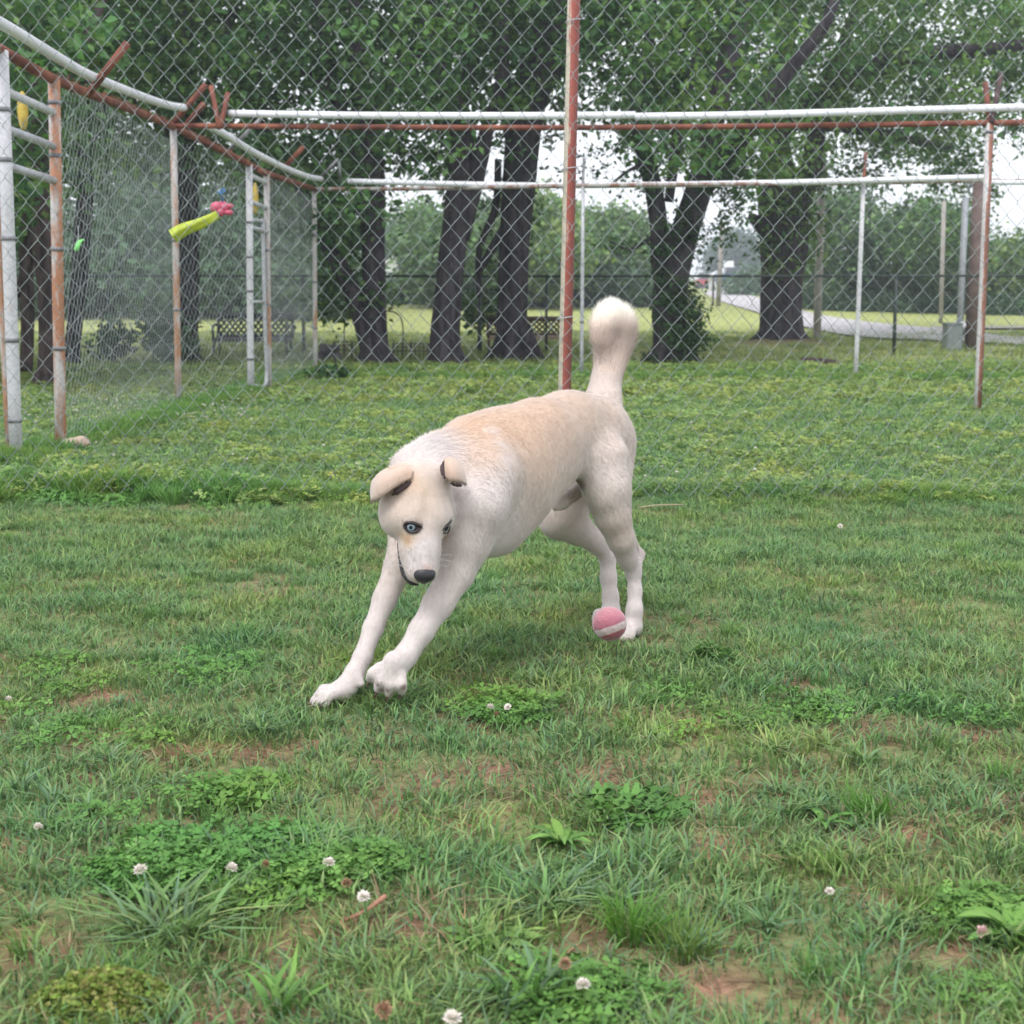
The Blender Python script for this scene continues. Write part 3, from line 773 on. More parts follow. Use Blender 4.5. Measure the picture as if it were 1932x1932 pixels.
tree('T2', 'shade_tree', 'rough-barked tree behind the left mesh, just right of the orange-streaked gate post', [(134, 690, 36), (138, 640, 30), (146, 560, 30), (154, 460, 32), (160, 360, 30), (158, 220, 28), (150, 60, 24), (146, -120, 20)],
     [[(158, 300, 22), (200, 200, 18, .2), (250, 100, 16, .3), (290, -40, 12, .4)]])
tree('T3', 'shade_tree', 'straight tree trunk showing behind the rust-speckled post in the left mesh', [(356, 684, 44), (356, 640, 36), (357, 560, 36), (357, 460, 38), (355, 360, 40), (350, 270, 40), (346, 150, 34), (350, 0, 30), (352, -150, 24)],
     [[(352, 300, 26), (300, 200, 22, .3), (262, 90, 18, .4), (240, -60, 14, .5)], [(356, 250, 26), (400, 150, 20, -.2), (440, 20, 16, -.4), (450, -100, 12, -.4)]])
tree('T4', 'shade_tree', 'two-stemmed tree with one stem leaning far left over the garden edging', [(708, 690, 62), (707, 640, 50), (706, 560, 44), (704, 470, 44), (700, 380, 52), (694, 290, 60), (690, 240, 56), (680, 160, 36), (672, 60, 30), (670, -120, 24)],
     [[(700, 668, 36), (682, 600, 36), (655, 530, 34), (622, 470, 32), (596, 420, 30), (560, 350, 28, .2), (520, 285, 26, .3), (486, 230, 24, .3), (462, 180, 22, .4), (440, 120, 18, .5), (420, 70, 14, .6)],
      [(700, 250, 40), (740, 160, 34), (790, 90, 28), (830, -10, 24)], [(690, 330, 30), (655, 240, 26), (620, 130, 22), (600, 0, 18)], [(640, 200, 20), (560, 120, 14), (500, 70, 12)]])
tree('T5', 'shade_tree', 'thick dark tree that forks low, between the two-stemmed tree and the bench tree', [(843, 690, 62), (840, 640, 56), (846, 560, 52), (853, 480, 52), (863, 400, 52), (870, 330, 50), (872, 270, 44), (860, 210, 38), (835, 140, 36), (800, 60, 30), (770, -60, 24)],
     [[(866, 450, 38), (888, 370, 36), (906, 300, 32, -.1), (920, 240, 28, -.1), (948, 150, 24, -.2), (950, 40, 20, -.2), (955, -100, 16, -.2)], [(868, 240, 26), (880, 150, 24, .2), (890, 40, 20, .3), (900, -80, 16, .4)]])
tree('T6', 'shade_tree', 'tall leaning tree with flared roots standing in front of the lattice bench', [(972, 682, 84), (968, 650, 66), (966, 600, 60), (968, 520, 58), (972, 430, 58), (980, 340, 62), (988, 250, 66), (1003, 170, 70), (1030, 80, 76), (1050, 0, 78), (1060, -120, 70)],
     [[(978, 300, 30), (962, 230, 34), (948, 150, 30), (944, 60, 28), (946, -80, 24)], [(1010, 200, 26), (1050, 140, 18, -.1), (1078, 90, 12, -.2)], [(950, 430, 16), (925, 475, 16, .1), (905, 510, 14, .2)], [(940, 300, 14), (935, 390, 14, .1), (905, 470, 12, .2), (904, 560, 10, .2)]])
tree('T7', 'ivy_tree', 'ivy-covered tree whose trunk splits into three stems right of the dog tail', [(1268, 688, 78), (1266, 640, 68), (1262, 590, 64), (1266, 530, 66), (1278, 480, 60), (1298, 420, 52), (1318, 360, 52), (1334, 300, 50), (1345, 220, 46), (1372, 120, 40), (1395, 20, 36), (1405, -120, 30)],
     [[(1256, 560, 40), (1246, 500, 36), (1243, 430, 34), (1236, 370, 34), (1222, 310, 32), (1204, 240, 28), (1203, 170, 26), (1224, 80, 22), (1234, -60, 18)], [(1262, 380, 18), (1272, 300, 22), (1283, 220, 20), (1305, 140, 18), (1330, 40, 16), (1340, -90, 12)],
      [(1322, 370, 34), (1352, 320, 32, -.2), (1400, 260, 32, -.4), (1440, 200, 30, -.6), (1500, 120, 26, -.8), (1560, 40, 22, -1), (1600, -80, 16, -1)], [(1240, 300, 10), (1190, 320, 7, -.3), (1150, 350, 5, -.5)], [(1240, 440, 9), (1190, 470, 6, -.2), (1150, 455, 4, -.3)]])
tree('T8', 'shade_tree', 'stout old tree on a low dark mound beside the curving road', [(1474, 652, 100), (1474, 630, 84), (1474, 580, 78), (1476, 520, 80), (1480, 460, 90), (1476, 400, 92), (1470, 340, 80), (1465, 300, 60), (1462, 200, 50), (1480, 80, 40), (1490, -80, 34)],
     [[(1450, 440, 34), (1430, 420, 26), (1412, 408, 18)], [(1500, 400, 50), (1530, 320, 44), (1542, 240, 34), (1560, 160, 28), (1600, 60, 22), (1640, -60, 16)], [(1470, 250, 44), (1540, 190, 40, -.3), (1640, 130, 36, -.6), (1760, 100, 30, -.9), (1880, 92, 22, -1.2), (2000, 70, 14, -1.4)],
      [(1462, 260, 30), (1420, 190, 26, .2), (1380, 120, 22, .4)], [(1500, 230, 30), (1600, 240, 24, .3), (1700, 260, 18, .5), (1800, 280, 10, .6)]])
tree('T9', 'sapling', 'slim young tree with drooping leaves between two trunks, left of the lattice bench', [(905, 662, 9), (905, 630, 8), (904, 600, 7), (903, 560, 6)], [[(904, 590, 5), (885, 575, 4), (870, 570, 3)], [(904, 580, 5), (925, 565, 4)]], flare=False, group=None)

# foliage: cluster centres drawn in 3D volumes round the limbs, thicker high up
def profile(x, pts):
    xs = [p[0] for p in pts]; ys = [p[1] for p in pts]; return np.interp(x, xs, ys)
BOTTOM = [(-300, 560), (30, 470), (110, 330), (300, 340), (480, 370), (560, 450), (640, 520), (690, 400), (720, 330), (800, 345), (850, 380), (900, 300), (1000, 260), (1110, 250), (1180, 300), (1240, 330), (1330, 330), (1420, 380), (1520, 330), (1600, 300), (1700, 315), (1800, 330), (1880, 290), (1960, 250), (2300, 330)]
keys = ['T1', 'T2', 'T3', 'T4', 'T5', 'T6', 'T7', 'T8']
kx = {'T1': 60, 'T2': 190, 'T3': 350, 'T4': 600, 'T5': 860, 'T6': 1010, 'T7': 1300, 'T8': 1600}
HOLES = [(380, 160, 26, 20, .8), (560, 60, 30, 24, .7), (640, 225, 40, 16, .8), (930, 60, 16, 60, .75), (930, 180, 22, 60, .8), (1075, 180, 45, 60, .85), (1085, 250, 60, 30, .9), (1130, 260, 60, 60, .95), (1115, 120, 24, 50, .6), (1190, 230, 20, 30, .6), (1365, 190, 30, 26, .6), (1890, 60, 24, 40, .5), (1900, 275, 60, 40, .8), (1560, 260, 50, 26, .5), (1770, 170, 30, 26, .5), (275, 280, 26, 14, .9), (60, 150, 30, 20, .3), (770, 120, 24, 30, .4), (1420, 300, 22, 20, .6), (820, 270, 26, 22, .7), (540, 240, 18, 22, .6), (1700, 60, 40, 20, .4), (610, 190, 30, 14, .5)]
def canopy(N, y0, y1, seed, dlo, dhi, hole_pow=1.0, edge=14):
    g = np.random.default_rng(seed); out = {k: [] for k in keys}
    x = g.uniform(-260, 2240, N); y = g.uniform(y0, y1, N); u = g.random(N)
    bot = profile(x, BOTTOM)
    p = sstep(bot + edge, bot - 45, y)
    p = p * (0.45 + 0.85 * sstep(0.36, 0.60, fbm(x, y, 120, seed))) * (1 + .5 * sstep(1450, 1650, x))
    p = p * (0.55 + 0.6 * sstep(250, 60, y))
    for (hx, hy, rx, ry, s) in HOLES: p = p * (1 - s * hole_pow * np.exp(-(((x - hx) / rx) ** 2 + ((y - hy) / ry) ** 2) ** 1.5))
    q = u < p; x, y = x[q], y[q]; d0 = g.uniform(dlo, dhi, len(x))
    kk = np.array([kx[k] for k in keys]); own = np.abs(x[:, None] + g.normal(0, 50, len(x))[:, None] - kk[None]).argmin(1)
    for i in range(len(x)):
        k = keys[own[i]]; out[k].append(at(x[i], y[i], crown_pts[k]['d'] + d0[i]))
    return out
acc = {k: [] for k in keys}
for o in (canopy(1500, -30, 460, 201, -2.3, -0.5), canopy(3800, -60, 560, 202, -0.4, 2.4), canopy(5600, -160, 560, 203, 1.5, 6.5, 0.85, 30)):
    for k in keys: acc[k] += o[k]
# the part of the crowns above the picture, which shades the ground below
for k in keys:
    for i in range(120):
        d = crown_pts[k]['d']; b = np.array(crown_pts[k]['root'].location)
        acc[k].append(b + np.array([random.gauss(0, 1.7), random.uniform(-2.0, 4.0), random.uniform(5.3, 8.5)]))
for k in keys:
    C = np.array(acc[k]); up_ = proj(C)[1] < -70; 
    V1, F1, c1 = leaf_cloud(C[~up_], 26, np.random.default_rng(5).uniform(0.07, 0.24, (~up_).sum()), 0.098, LC if k in ('T4', 'T5', 'T6') else LC + LIME[:1] * (2 if k in ('T8',) else 1), seed=300 + len(k) + ord(k[1]), jit=0.55)
    V2, F2, c2 = leaf_cloud(C[up_], 10, 0.42, 0.24, LC, seed=400 + ord(k[1]))
    V = np.vstack([V1, V2]); F = np.vstack([F1, F2 + len(V1)]); me = mesh_np('crown', V, F, False); vcol(me, np.vstack([c1, c2]))
    o = add('crown', me, M['leaf'], crown_pts[k]['root']); o['kind'] = 'stuff'
# sprigs, drooping sprays and ivy
def sprays(key, name, items, size=0.075, cols=LC, n_per=16, spread=0.09, seed=9):
    C = []
    g = np.random.default_rng(seed)
    for (x, y, rx, ry, n, dd) in items:
        for i in range(n):
            a = g.random() * 6.28; r = math.sqrt(g.random()); C.append(at(x + rx * r * math.cos(a), y + ry * r * math.sin(a), crown_pts[key]['d'] + dd + g.normal() * 0.12))
    V, F, c = leaf_cloud(np.array(C), n_per, spread, size, cols, seed); me = mesh_np(name, V, F, False); vcol(me, c)
    o = add(name, me, M['leaf'], crown_pts[key]['root']); o['kind'] = 'stuff'
IVY = [(0.028, 0.075, 0.022), (0.04, 0.10, 0.028), (0.02, 0.055, 0.018)]
sprays('T7', 'ivy', [(1285, 590, 40, 60, 70, -.22), (1300, 640, 34, 30, 40, -.2), (1250, 480, 22, 60, 26, -.15), (1300, 430, 26, 60, 26, -.15), (1335, 320, 30, 40, 20, -.1), (1225, 330, 22, 50, 16, -.1), (1380, 330, 30, 60, 26, -.4), (1400, 280, 40, 50, 30, -.5), (1262, 680, 50, 10, 16, -.2), (1312, 600, 12, 30, 9, -.05)], 0.055, IVY, 18, 0.06)
sprays('T7', 'foliage', [(1170, 350, 30, 8, 4, -.5), (1145, 455, 16, 5, 3, -.3), (1190, 465, 26, 6, 5, -.2), (1120, 300, 40, 26, 7, -.3), (1370, 440, 26, 30, 8, .5), (1355, 470, 14, 30, 6, .5), (1390, 405, 30, 14, 8, .3)], 0.065, LC, 12, 0.07)
sprays('T8', 'foliage', [(1490, 400, 40, 40, 26, -.35), (1510, 350, 40, 40, 22, -.3), (1450, 460, 22, 20, 9, -.4), (1480, 500, 26, 16, 8, -.4), (1535, 440, 26, 60, 22, -.2), (1560, 330, 60, 30, 18, 0), (1640, 330, 60, 20, 14, .3), (1760, 340, 60, 16, 10, .4), (1820, 320, 40, 30, 14, .3), (1848, 345, 36, 34, 22, 1.5), (1700, 60, 260, 80, 70, -.6), (1720, 160, 240, 60, 60, -.9), (1600, 120, 120, 90, 40, -1.0)], 0.085, LC + LIME, 15, 0.12)
sprays('T4', 'foliage', [(645, 470, 26, 50, 26, .1), (650, 540, 36, 30, 22, .1), (720, 560, 16, 20, 8, -.1), (625, 590, 40, 12, 10, .2), (600, 560, 26, 40, 14, .3)], 0.08, LC + LIME[:1], 15, 0.11)
sprays('T6', 'foliage', [(930, 420, 18, 60, 12, .5), (935, 520, 22, 30, 10, .5), (1010, 420, 14, 60, 8, 1.2), (1060, 230, 26, 30, 8, 0), (1080, 330, 20, 30, 4, .2)], 0.075, LC + LIME[:1], 14, 0.1)
sprays('T9', 'crown', [(903, 600, 30, 14, 22, 0), (920, 580, 26, 10, 12, .1), (885, 570, 16, 16, 8, 0)], 0.10, LC, 12, 0.09)

# ------------------------------------------------------------------ beyond the pen
def blob_clusters(x, y, rx, ry, d, rd, n, seed, dome=True):
    """cluster centres on and in a crown centred at the seen point, rx/ry in picture units, rd metres deep"""
    g = np.random.default_rng(seed); c = at(x, y, d); sx = rx * d / FPX; sz = ry * d / FPX
    v = g.normal(0, 1, (n, 3)); v /= np.linalg.norm(v, axis=1)[:, None]
    r = g.uniform(0.55, 1.0, n) ** 0.6
    lob = 1 + 0.16 * np.sin(v[:, 0] * 5 + seed) * np.cos(v[:, 2] * 6 + seed * 2)
    return c + v * (r * lob)[:, None] * np.array([sx, rd, sz])
def bush(name, label, cat, blobs, cols, leaf, n_per, spread, seed, group=None, trunk=None, kind=None):
    if leaf > .15: leaf *= .62; n_per = int(n_per * 1.9)
    Cs = np.vstack([blob_clusters(*b, seed + i) for i, b in enumerate(blobs)])
    Cs[:, 2] = np.maximum(Cs[:, 2], terrain(Cs[:, 1]) + 0.05)
    c0 = Cs.mean(0); loc = (c0[0], c0[1], float(terrain(c0[1])))
    V, F, c = leaf_cloud(Cs, n_per, spread, leaf, cols, seed, aspect=0.8, jit=0.28); me = mesh_np('crown', V, F, False); vcol(me, c)
    if kind: o = add(name, me, M['leaf_far']); tag(o, label, cat, group, kind); return o
    root = empty(name, loc, label, cat, group)
    o = add('crown', me, M['leaf_far'], root); o['kind'] = 'stuff'
    q = MB(); h = (c0[2] - loc[2]) * 1.1 + 0.2; r = trunk or 0.12
    bark_tube(q, catmull([np.array(loc) - [0, 0, .1], np.array(loc) + [0.05, 0, h * 0.5], np.array(loc) + [0, 0, h]], 3), np.linspace(r, r * 0.6, 7)[:7], 8)
    q.obj('trunk', M['bark'], root)
    return root
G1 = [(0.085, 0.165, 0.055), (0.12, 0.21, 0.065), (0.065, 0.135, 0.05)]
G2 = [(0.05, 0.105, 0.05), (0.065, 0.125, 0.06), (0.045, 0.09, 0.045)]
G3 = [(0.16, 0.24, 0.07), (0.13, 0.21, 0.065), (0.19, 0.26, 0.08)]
G_HAZE = [(0.06, 0.11, 0.09), (0.07, 0.12, 0.10)]  # distance haze put into the leaf colour as a blue tint
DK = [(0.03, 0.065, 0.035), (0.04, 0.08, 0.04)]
# far hedge on the left, seen through the mesh, and its successor to the road
for i, (x0, x1, top, cols, seed, lab) in enumerate([(-120, 190, 420, G2, 1, 'dark hedge tree filling the far left behind the gate opening'), (190, 430, 380, G2, 2, 'deep green hedge tree behind the left mesh at the rust-speckled post'), (430, 640, 400, G2, 3, 'deep green hedge tree behind the far gate of the left fence')]):
    w = (x1 - x0) / 2; bush('hedge_tree', lab, 'tree', [((x0 + x1) / 2, (top + 575) / 2, w * 1.15, (575 - top) / 2, 44, 4, 260), ((x0 + x1) / 2 - w * .4, top - 30, w * .9, 70, 50, 4, 160), ((x0 + x1) / 2 + w * .5, 540, w * .8, 34, 40, 3, 130)], cols, 0.34, 14, 0.5, 500 + seed, 'hedge trees across the field')
bush('hedge_tree', 'light green bushy tree under the bright sky gap, left of the lattice bench', 'tree', [(860, 490, 90, 80, 52, 4, 260), (800, 440, 50, 45, 54, 3, 110), (930, 470, 60, 80, 54, 3, 140)], G1, 0.34, 14, 0.42, 511, 'hedge trees across the field')
bush('hedge_tree', 'yellowish green tree between the leaning tree and the red post', 'tree', [(1040, 470, 60, 80, 50, 3.5, 200), (1000, 430, 40, 70, 53, 3, 100)], G3 + G1, 0.32, 14, 0.4, 512, 'hedge trees across the field')
bush('round_tree', 'low rounded tree between the red post and the ivy tree, pale green', 'tree', [(1150, 480, 76, 78, 58, 4, 300), (1205, 505, 30, 50, 58, 3, 80)], G1 + G3[:1], 0.34, 16, 0.4, 513)
bush('round_tree', 'distant pale tree peeping out left of the white shed behind the two-stemmed tree', 'tree', [(745, 465, 40, 36, 90, 4, 120)], G_HAZE + G1[:1], 0.5, 14, 0.6, 514)
bush('cone_tree', 'far bluish tree rising over the white building at the end of the road', 'tree', [(1392, 488, 38, 48, 170, 6, 220), (1360, 498, 22, 40, 175, 5, 90)], G_HAZE, 0.7, 14, 0.7, 515)
bush('round_tree', 'dark clump of bushes closing the view right of the white building', 'bush', [(1416, 545, 26, 24, 90, 3, 90)], G2, 0.45, 14, 0.5, 516)
for i, (blobs, cols, lab) in enumerate([([(600, 555, 110, 22, 60, 3, 160), (780, 552, 100, 22, 60, 3, 160)], DK + G2[:1], 'low dark hedge running behind the two-stemmed tree'), ([(930, 548, 100, 22, 58, 3, 150), (1030, 552, 60, 18, 56, 3, 90)], DK + G2[:1], 'low dark hedge behind the lattice bench'), ([(1160, 545, 80, 26, 54, 3, 170)], G2 + DK[:1], 'low dark hedge under the rounded tree beside the red post')]):
    bush('hedge', lab, 'hedge', blobs, cols, 0.3, 14, 0.35, 520 + i)
RT = [([(1590, 470, 66, 110, 50, 3, 330), (1560, 550, 60, 46, 50, 2.5, 110)], G2 + G1, 'tall mid-green tree across the road, right of the stout old tree'),
      ([(1700, 500, 70, 90, 50, 3, 330), (1680, 555, 60, 40, 50, 2.5, 120)], G1 + G3[:1], 'bright leafy tree across the road behind the thin white-grey back post'),
      ([(1790, 515, 60, 80, 50, 3, 260), (1760, 440, 60, 60, 44, 3, 150)], G1 + G2, 'leafy tree directly behind the grey metal pole'),
      ([(1890, 525, 64, 65, 48, 3, 260), (1950, 515, 60, 80, 48, 3, 160)], G3 + G1, 'yellow-green bushy tree at the right edge beyond the utility pole'),
      ([(2060, 480, 90, 130, 38, 3, 160)], G1, 'tall bushy tree just past the right edge')]
for i, (b, c, lab) in enumerate(RT[:4]): bush('roadside_tree', lab, 'tree', b, c, 0.24, 18, 0.3, 530 + i * 7, 'roadside trees')
bush('roadside_shrub', 'dark undergrowth at the foot of the trees across the road', 'shrubs', [(1620, 580, 80, 18, 48, 2, 120), (1740, 584, 80, 18, 46, 2, 120), (1880, 588, 90, 20, 44, 2, 140)], DK + G2, 0.2, 14, 0.2, 560)
bush('bush', 'small round bush in the field behind the left mesh, beside the rust-speckled post', 'bush', [(312, 625, 24, 34, 17.5, .4, 60), (330, 650, 20, 20, 17.2, .4, 30)], G2, 0.09, 14, 0.08, 570, trunk=.03)
bush('bush', 'slim leafy shrub growing on the green fence post in the left field', 'bush', [(208, 640, 20, 32, 17.5, .3, 34)], G2, 0.09, 10, 0.1, 571, trunk=.02)
bush('bush', 'low leafy plant at the foot of the corner post of the pen', 'bush', [(620, 713, 34, 10, 14.0, .2, 40)], IVY + LC, 0.06, 12, 0.05, 572, trunk=.01)

# dark green boundary fence
fy = gnd(1680, 669)[1]; fd = fy
gf = empty('green_fence', (0, fy, 0), 'low dark green chain-link fence crossing behind the benches and trees', 'fence')
q = MB(); q.tube([np.array([-7.2, fy, 1.035]), np.array([0, fy, 1.03]), np.array([8.2, fy, 1.035])], 0.017, 8); q.obj('top_rail', M['darkgreen'], gf)
for px in (215, 577, 905, 1030, 1680, 2010):
    b = gnd(px, 668); q = MB(); q.tube([np.array([b[0], fy, -0.05]), np.array([b[0], fy, 1.05])], 0.024 if px != 1030 else 0.018, 10); q.obj('post', M['darkgreen'], gf)
wm = MB(); wmesh = wire_mesh('wire', 1.0, 0.055, 0.11, 0, 0.0011, 3)
vv = np.empty(len(wmesh.vertices) * 3, np.float32); wmesh.vertices.foreach_get('co', vv); vv = vv.reshape(-1, 3); ff = np.array([p.vertices[:] for p in wmesh.polygons])
for i in range(int(15.4 / 0.055)):
    v = vv.copy(); 
    if i % 2: v[:, 0] *= -1
    wm.put(v + np.array([-7.2 + i * 0.055, fy, 0.02]), ff)
o = wm.obj('mesh', M['darkgreen'], gf)
b = gnd(1345, 577); q = MB(); q.tube([b, b + np.array([0, 0, 1.1])], 0.035, 8); tag(q.obj('fence_post', M['darkrust']), 'thin rusty fence post at the bend of the road between the two big trees', 'post')

# poles
M['pole_wood'] = simple('weathered_pole', [(0.3, (0.10, 0.07, 0.065)), (0.7, (0.18, 0.13, 0.12))], 6, 0.9)
M['pole_grey'] = simple('grey_metal_pole', [(0.3, (0.26, 0.28, 0.31)), (0.7, (0.36, 0.38, 0.41))], 3, 0.5)
M['pole_pale'] = simple('pale_pole', [(0.3, (0.26, 0.24, 0.22)), (0.7, (0.38, 0.35, 0.33))], 5, 0.8)
def pole(name, bx, by, tx, ty, w, m, lab, w2=None):
    b = gnd(bx, by); t = up(tx, ty, b); d = b[1]; q = MB(); q.tube([b - [0, 0, .1], b * .5 + t * .5, t], [w * .5 * d / FPX, (w + (w2 or w)) * .25 * d / FPX, (w2 or w) * .5 * d / FPX], 14)
    o = q.obj(name, M[m]); tag(o, lab, 'pole'); return o
pole('utility_pole', 1832, 661, 1849, 345, 26, 'pole_wood', 'brown wooden utility pole right of the grey box by the road')
pole('metal_pole', 1809, 661, 1822, 372, 12.5, 'pole_grey', 'slim grey metal pole rising from behind the grey utility box')
pole('wooden_pole', 1541, 641, 1552, 300, 15, 'pole_pale', 'pale grey pole on the grass right of the stout old tree')
pole('wooden_pole', 1355, 578, 1362, 418, 9, 'pole_pale', 'thin pale pole beside the far road between the two big trees')
pole('wooden_pole', 1775, 610, 1781, 380, 8, 'pole_pale', 'thin pale pole among the leaves across the road')
# utility box
bx = gnd(1800, 662); wpx = 30 * bx[1] / FPX; hb = 50 * bx[1] / FPX
box = empty('utility_box', tuple(bx), 'grey-green metal utility box standing by the road in front of the pole', 'utility box')
M['boxpaint'] = simple('grey_green_paint', [(0.3, (0.16, 0.19, 0.19)), (0.7, (0.22, 0.25, 0.25))], 4, 0.5)
q = MB(); q.box(bx + [0, .12, hb / 2], (wpx * 0.96, .24, hb)); q.obj('body', M['boxpaint'], box, False)
q = MB(); q.box(bx + [0, .12, hb + .008], (wpx * 1.06, .27, .022)); q.obj('lid', M['boxpaint'], box, False)
q = MB(); q.box(bx + [-.03 * 0, -.006, hb * .5], (wpx * .82, .010, hb * .86)); q.obj('door', M['boxpaint'], box, False)
q = MB(); q.box(bx + [wpx * .3, -.016, hb * .55], (.02, .012, .06)); q.obj('handle', M['fitting'], box, False)
q = MB(); mtr = at(1814, 614, bx[1] + .02); q.tube([mtr + [0, .06, 0], mtr - [0, .05, 0]], 0.055, 14); q.box(mtr + [0, .08, -.04], (.13, .08, .2)); tag(q.obj('electric_meter', M['pvc']), 'small pale meter fixed between the metal pole and the wooden utility pole', 'meter')

# mound kerb by the old tree
M['soil'] = simple('dark_soil', [(0.3, (0.035, 0.025, 0.022)), (0.7, (0.10, 0.075, 0.06))], 8, 0.95, bmp=0.6)
P = [at(x, y, d) for x, y, d in ((1515, 652, 17.6), (1545, 655, 17.3), (1570, 659, 17.0), (1590, 664, 16.6))]
q = MB(); bark_tube(q, catmull([p * [1, 1, 0] + [0, 0, height(p[0], p[1]) + 0.03] for p in P], 5), 0.045, 8, 0.15); tag(q.obj('edging_pipe', M['darkrust']), 'black corrugated drain edging curving along the mound under the stout tree', 'edging')

# far buildings
M['white_wall'] = simple('white_siding', [(0.3, (0.62, 0.63, 0.66)), (0.7, (0.74, 0.75, 0.78))], 0.4, 0.6)
M['roof_pale'] = simple('pale_roof', [(0.3, (0.5, 0.5, 0.54)), (0.7, (0.62, 0.62, 0.66))], 0.4, 0.5)
M['glass'] = simple('dark_glass', [(0.3, (0.03, 0.035, 0.045)), (0.7, (0.05, 0.055, 0.07))], 1, 0.15)
M['bluepaint'] = simple('blue_paint', [(0.3, (0.02, 0.11, 0.36)), (0.7, (0.03, 0.15, 0.45))], 0.5, 0.35)
M['redpaint'] = simple('red_paint', [(0.3, (0.40, 0.06, 0.08)), (0.7, (0.55, 0.10, 0.12))], 0.5, 0.4)
M['rubber'] = simple('black_rubber', [(0.3, (0.01, 0.01, 0.01)), (0.7, (0.03, 0.03, 0.03))], 1, 0.8)
def house(name, lab, xl, xr, ybase, yeave, yridge, d, depth, chim=True):
    c = at((xl + xr) / 2, ybase, d); z0 = float(terrain(c[1])); w = (xr - xl) * d / FPX; zb = c[2]
    he = (ybase - yeave) * d / FPX; hr = (ybase - yridge) * d / FPX; z0 = min(zb, z0)
    root = empty(name, (c[0], c[1], z0), lab, 'building'); cx, cy = c[0], c[1]
    q = MB(); V = np.array([[cx - w / 2, cy, z0], [cx + w / 2, cy, z0], [cx + w / 2, cy, zb + he], [cx, cy, zb + hr - .05], [cx - w / 2, cy, zb + he]])
    V = np.vstack([V, V + [0, depth, 0]]); q.put(V, [(0, 1, 2, 4), (4, 2, 3, 3), (5, 9, 7, 6), (9, 8, 8, 7), (0, 4, 9, 5), (1, 6, 7, 2)]); q.obj('wall', M['white_wall'], root, False)
    q = MB(); t = .12; o = .3
    for s in (-1, 1):
        a = np.array([cx + s * (w / 2 + o), cy - o, zb + he - .1]); b_ = np.array([cx, cy - o, zb + hr]); L_ = [0, depth + 2 * o, 0]
        V = np.array([a, b_, b_ + L_, a + L_]); V = np.vstack([V, V + [0, 0, t]]); q.put(V, [(0, 1, 2, 3), (4, 7, 6, 5), (0, 4, 5, 1), (1, 5, 6, 2), (2, 6, 7, 3), (3, 7, 4, 0)])
    q.obj('roof', M['roof_pale'], root, False)
    for s in (-.28, .1, .34):
        q = MB(); q.box([cx + s * w, cy - .03, zb + he * .6], (w * .11, .08, he * .4)); q.obj('window', M['glass'], root, False)
    if chim: q = MB(); q.box([cx - w * .1, cy + depth * .3, zb + hr + .2], (.8, .8, .9)); q.obj('vent', M['white_wall'], root, False)
house('white_building', 'white gabled building at the far end of the road under the bluish tree', 1362, 1412, 541, 519, 506, 132, 9)
house('shed', 'pale roofed shed half hidden behind the two-stemmed tree across the field', 722, 786, 545, 506, 480, 84, 5, False)
def truck(name, lab, px, py, d, L, m):
    c = at(px, py, d); root = empty(name, tuple(c), lab, 'vehicle')
    q = MB(); q.box(c + [0, 0, .75], (L, 1.7, .62)); q.obj('body', M[m], root, False)
    q = MB(); V = np.array([[-.3 * L, -.75, 1.06], [.22 * L, -.75, 1.06], [.15 * L, -.68, 1.55], [-.24 * L, -.68, 1.55]]); V2 = V.copy(); V2[:, 1] *= -1
    q.put(np.vstack([V, V2]) + c, [(0, 1, 2, 3), (4, 7, 6, 5), (0, 4, 5, 1), (1, 5, 6, 2), (2, 6, 7, 3), (3, 7, 4, 0)]); q.obj('cabin', M['glass'], root, False)
    for s in (-.32, .32):
        for t in (-.8, .8): q = MB(); w0 = c + [s * L, t, .36]; q.tube([w0 - [0, .12, 0], w0 + [0, .12, 0]], .36, 14); q.obj('wheel', M['rubber'], root)
truck('parked_car', 'bright blue vehicle parked in front of the white building', 1384, 543, 118, 2.7, 'bluepaint')
truck('parked_car', 'red vehicle at the left edge of the far road beside the ivy tree', 1325, 548, 150, 1.2, 'redpaint')

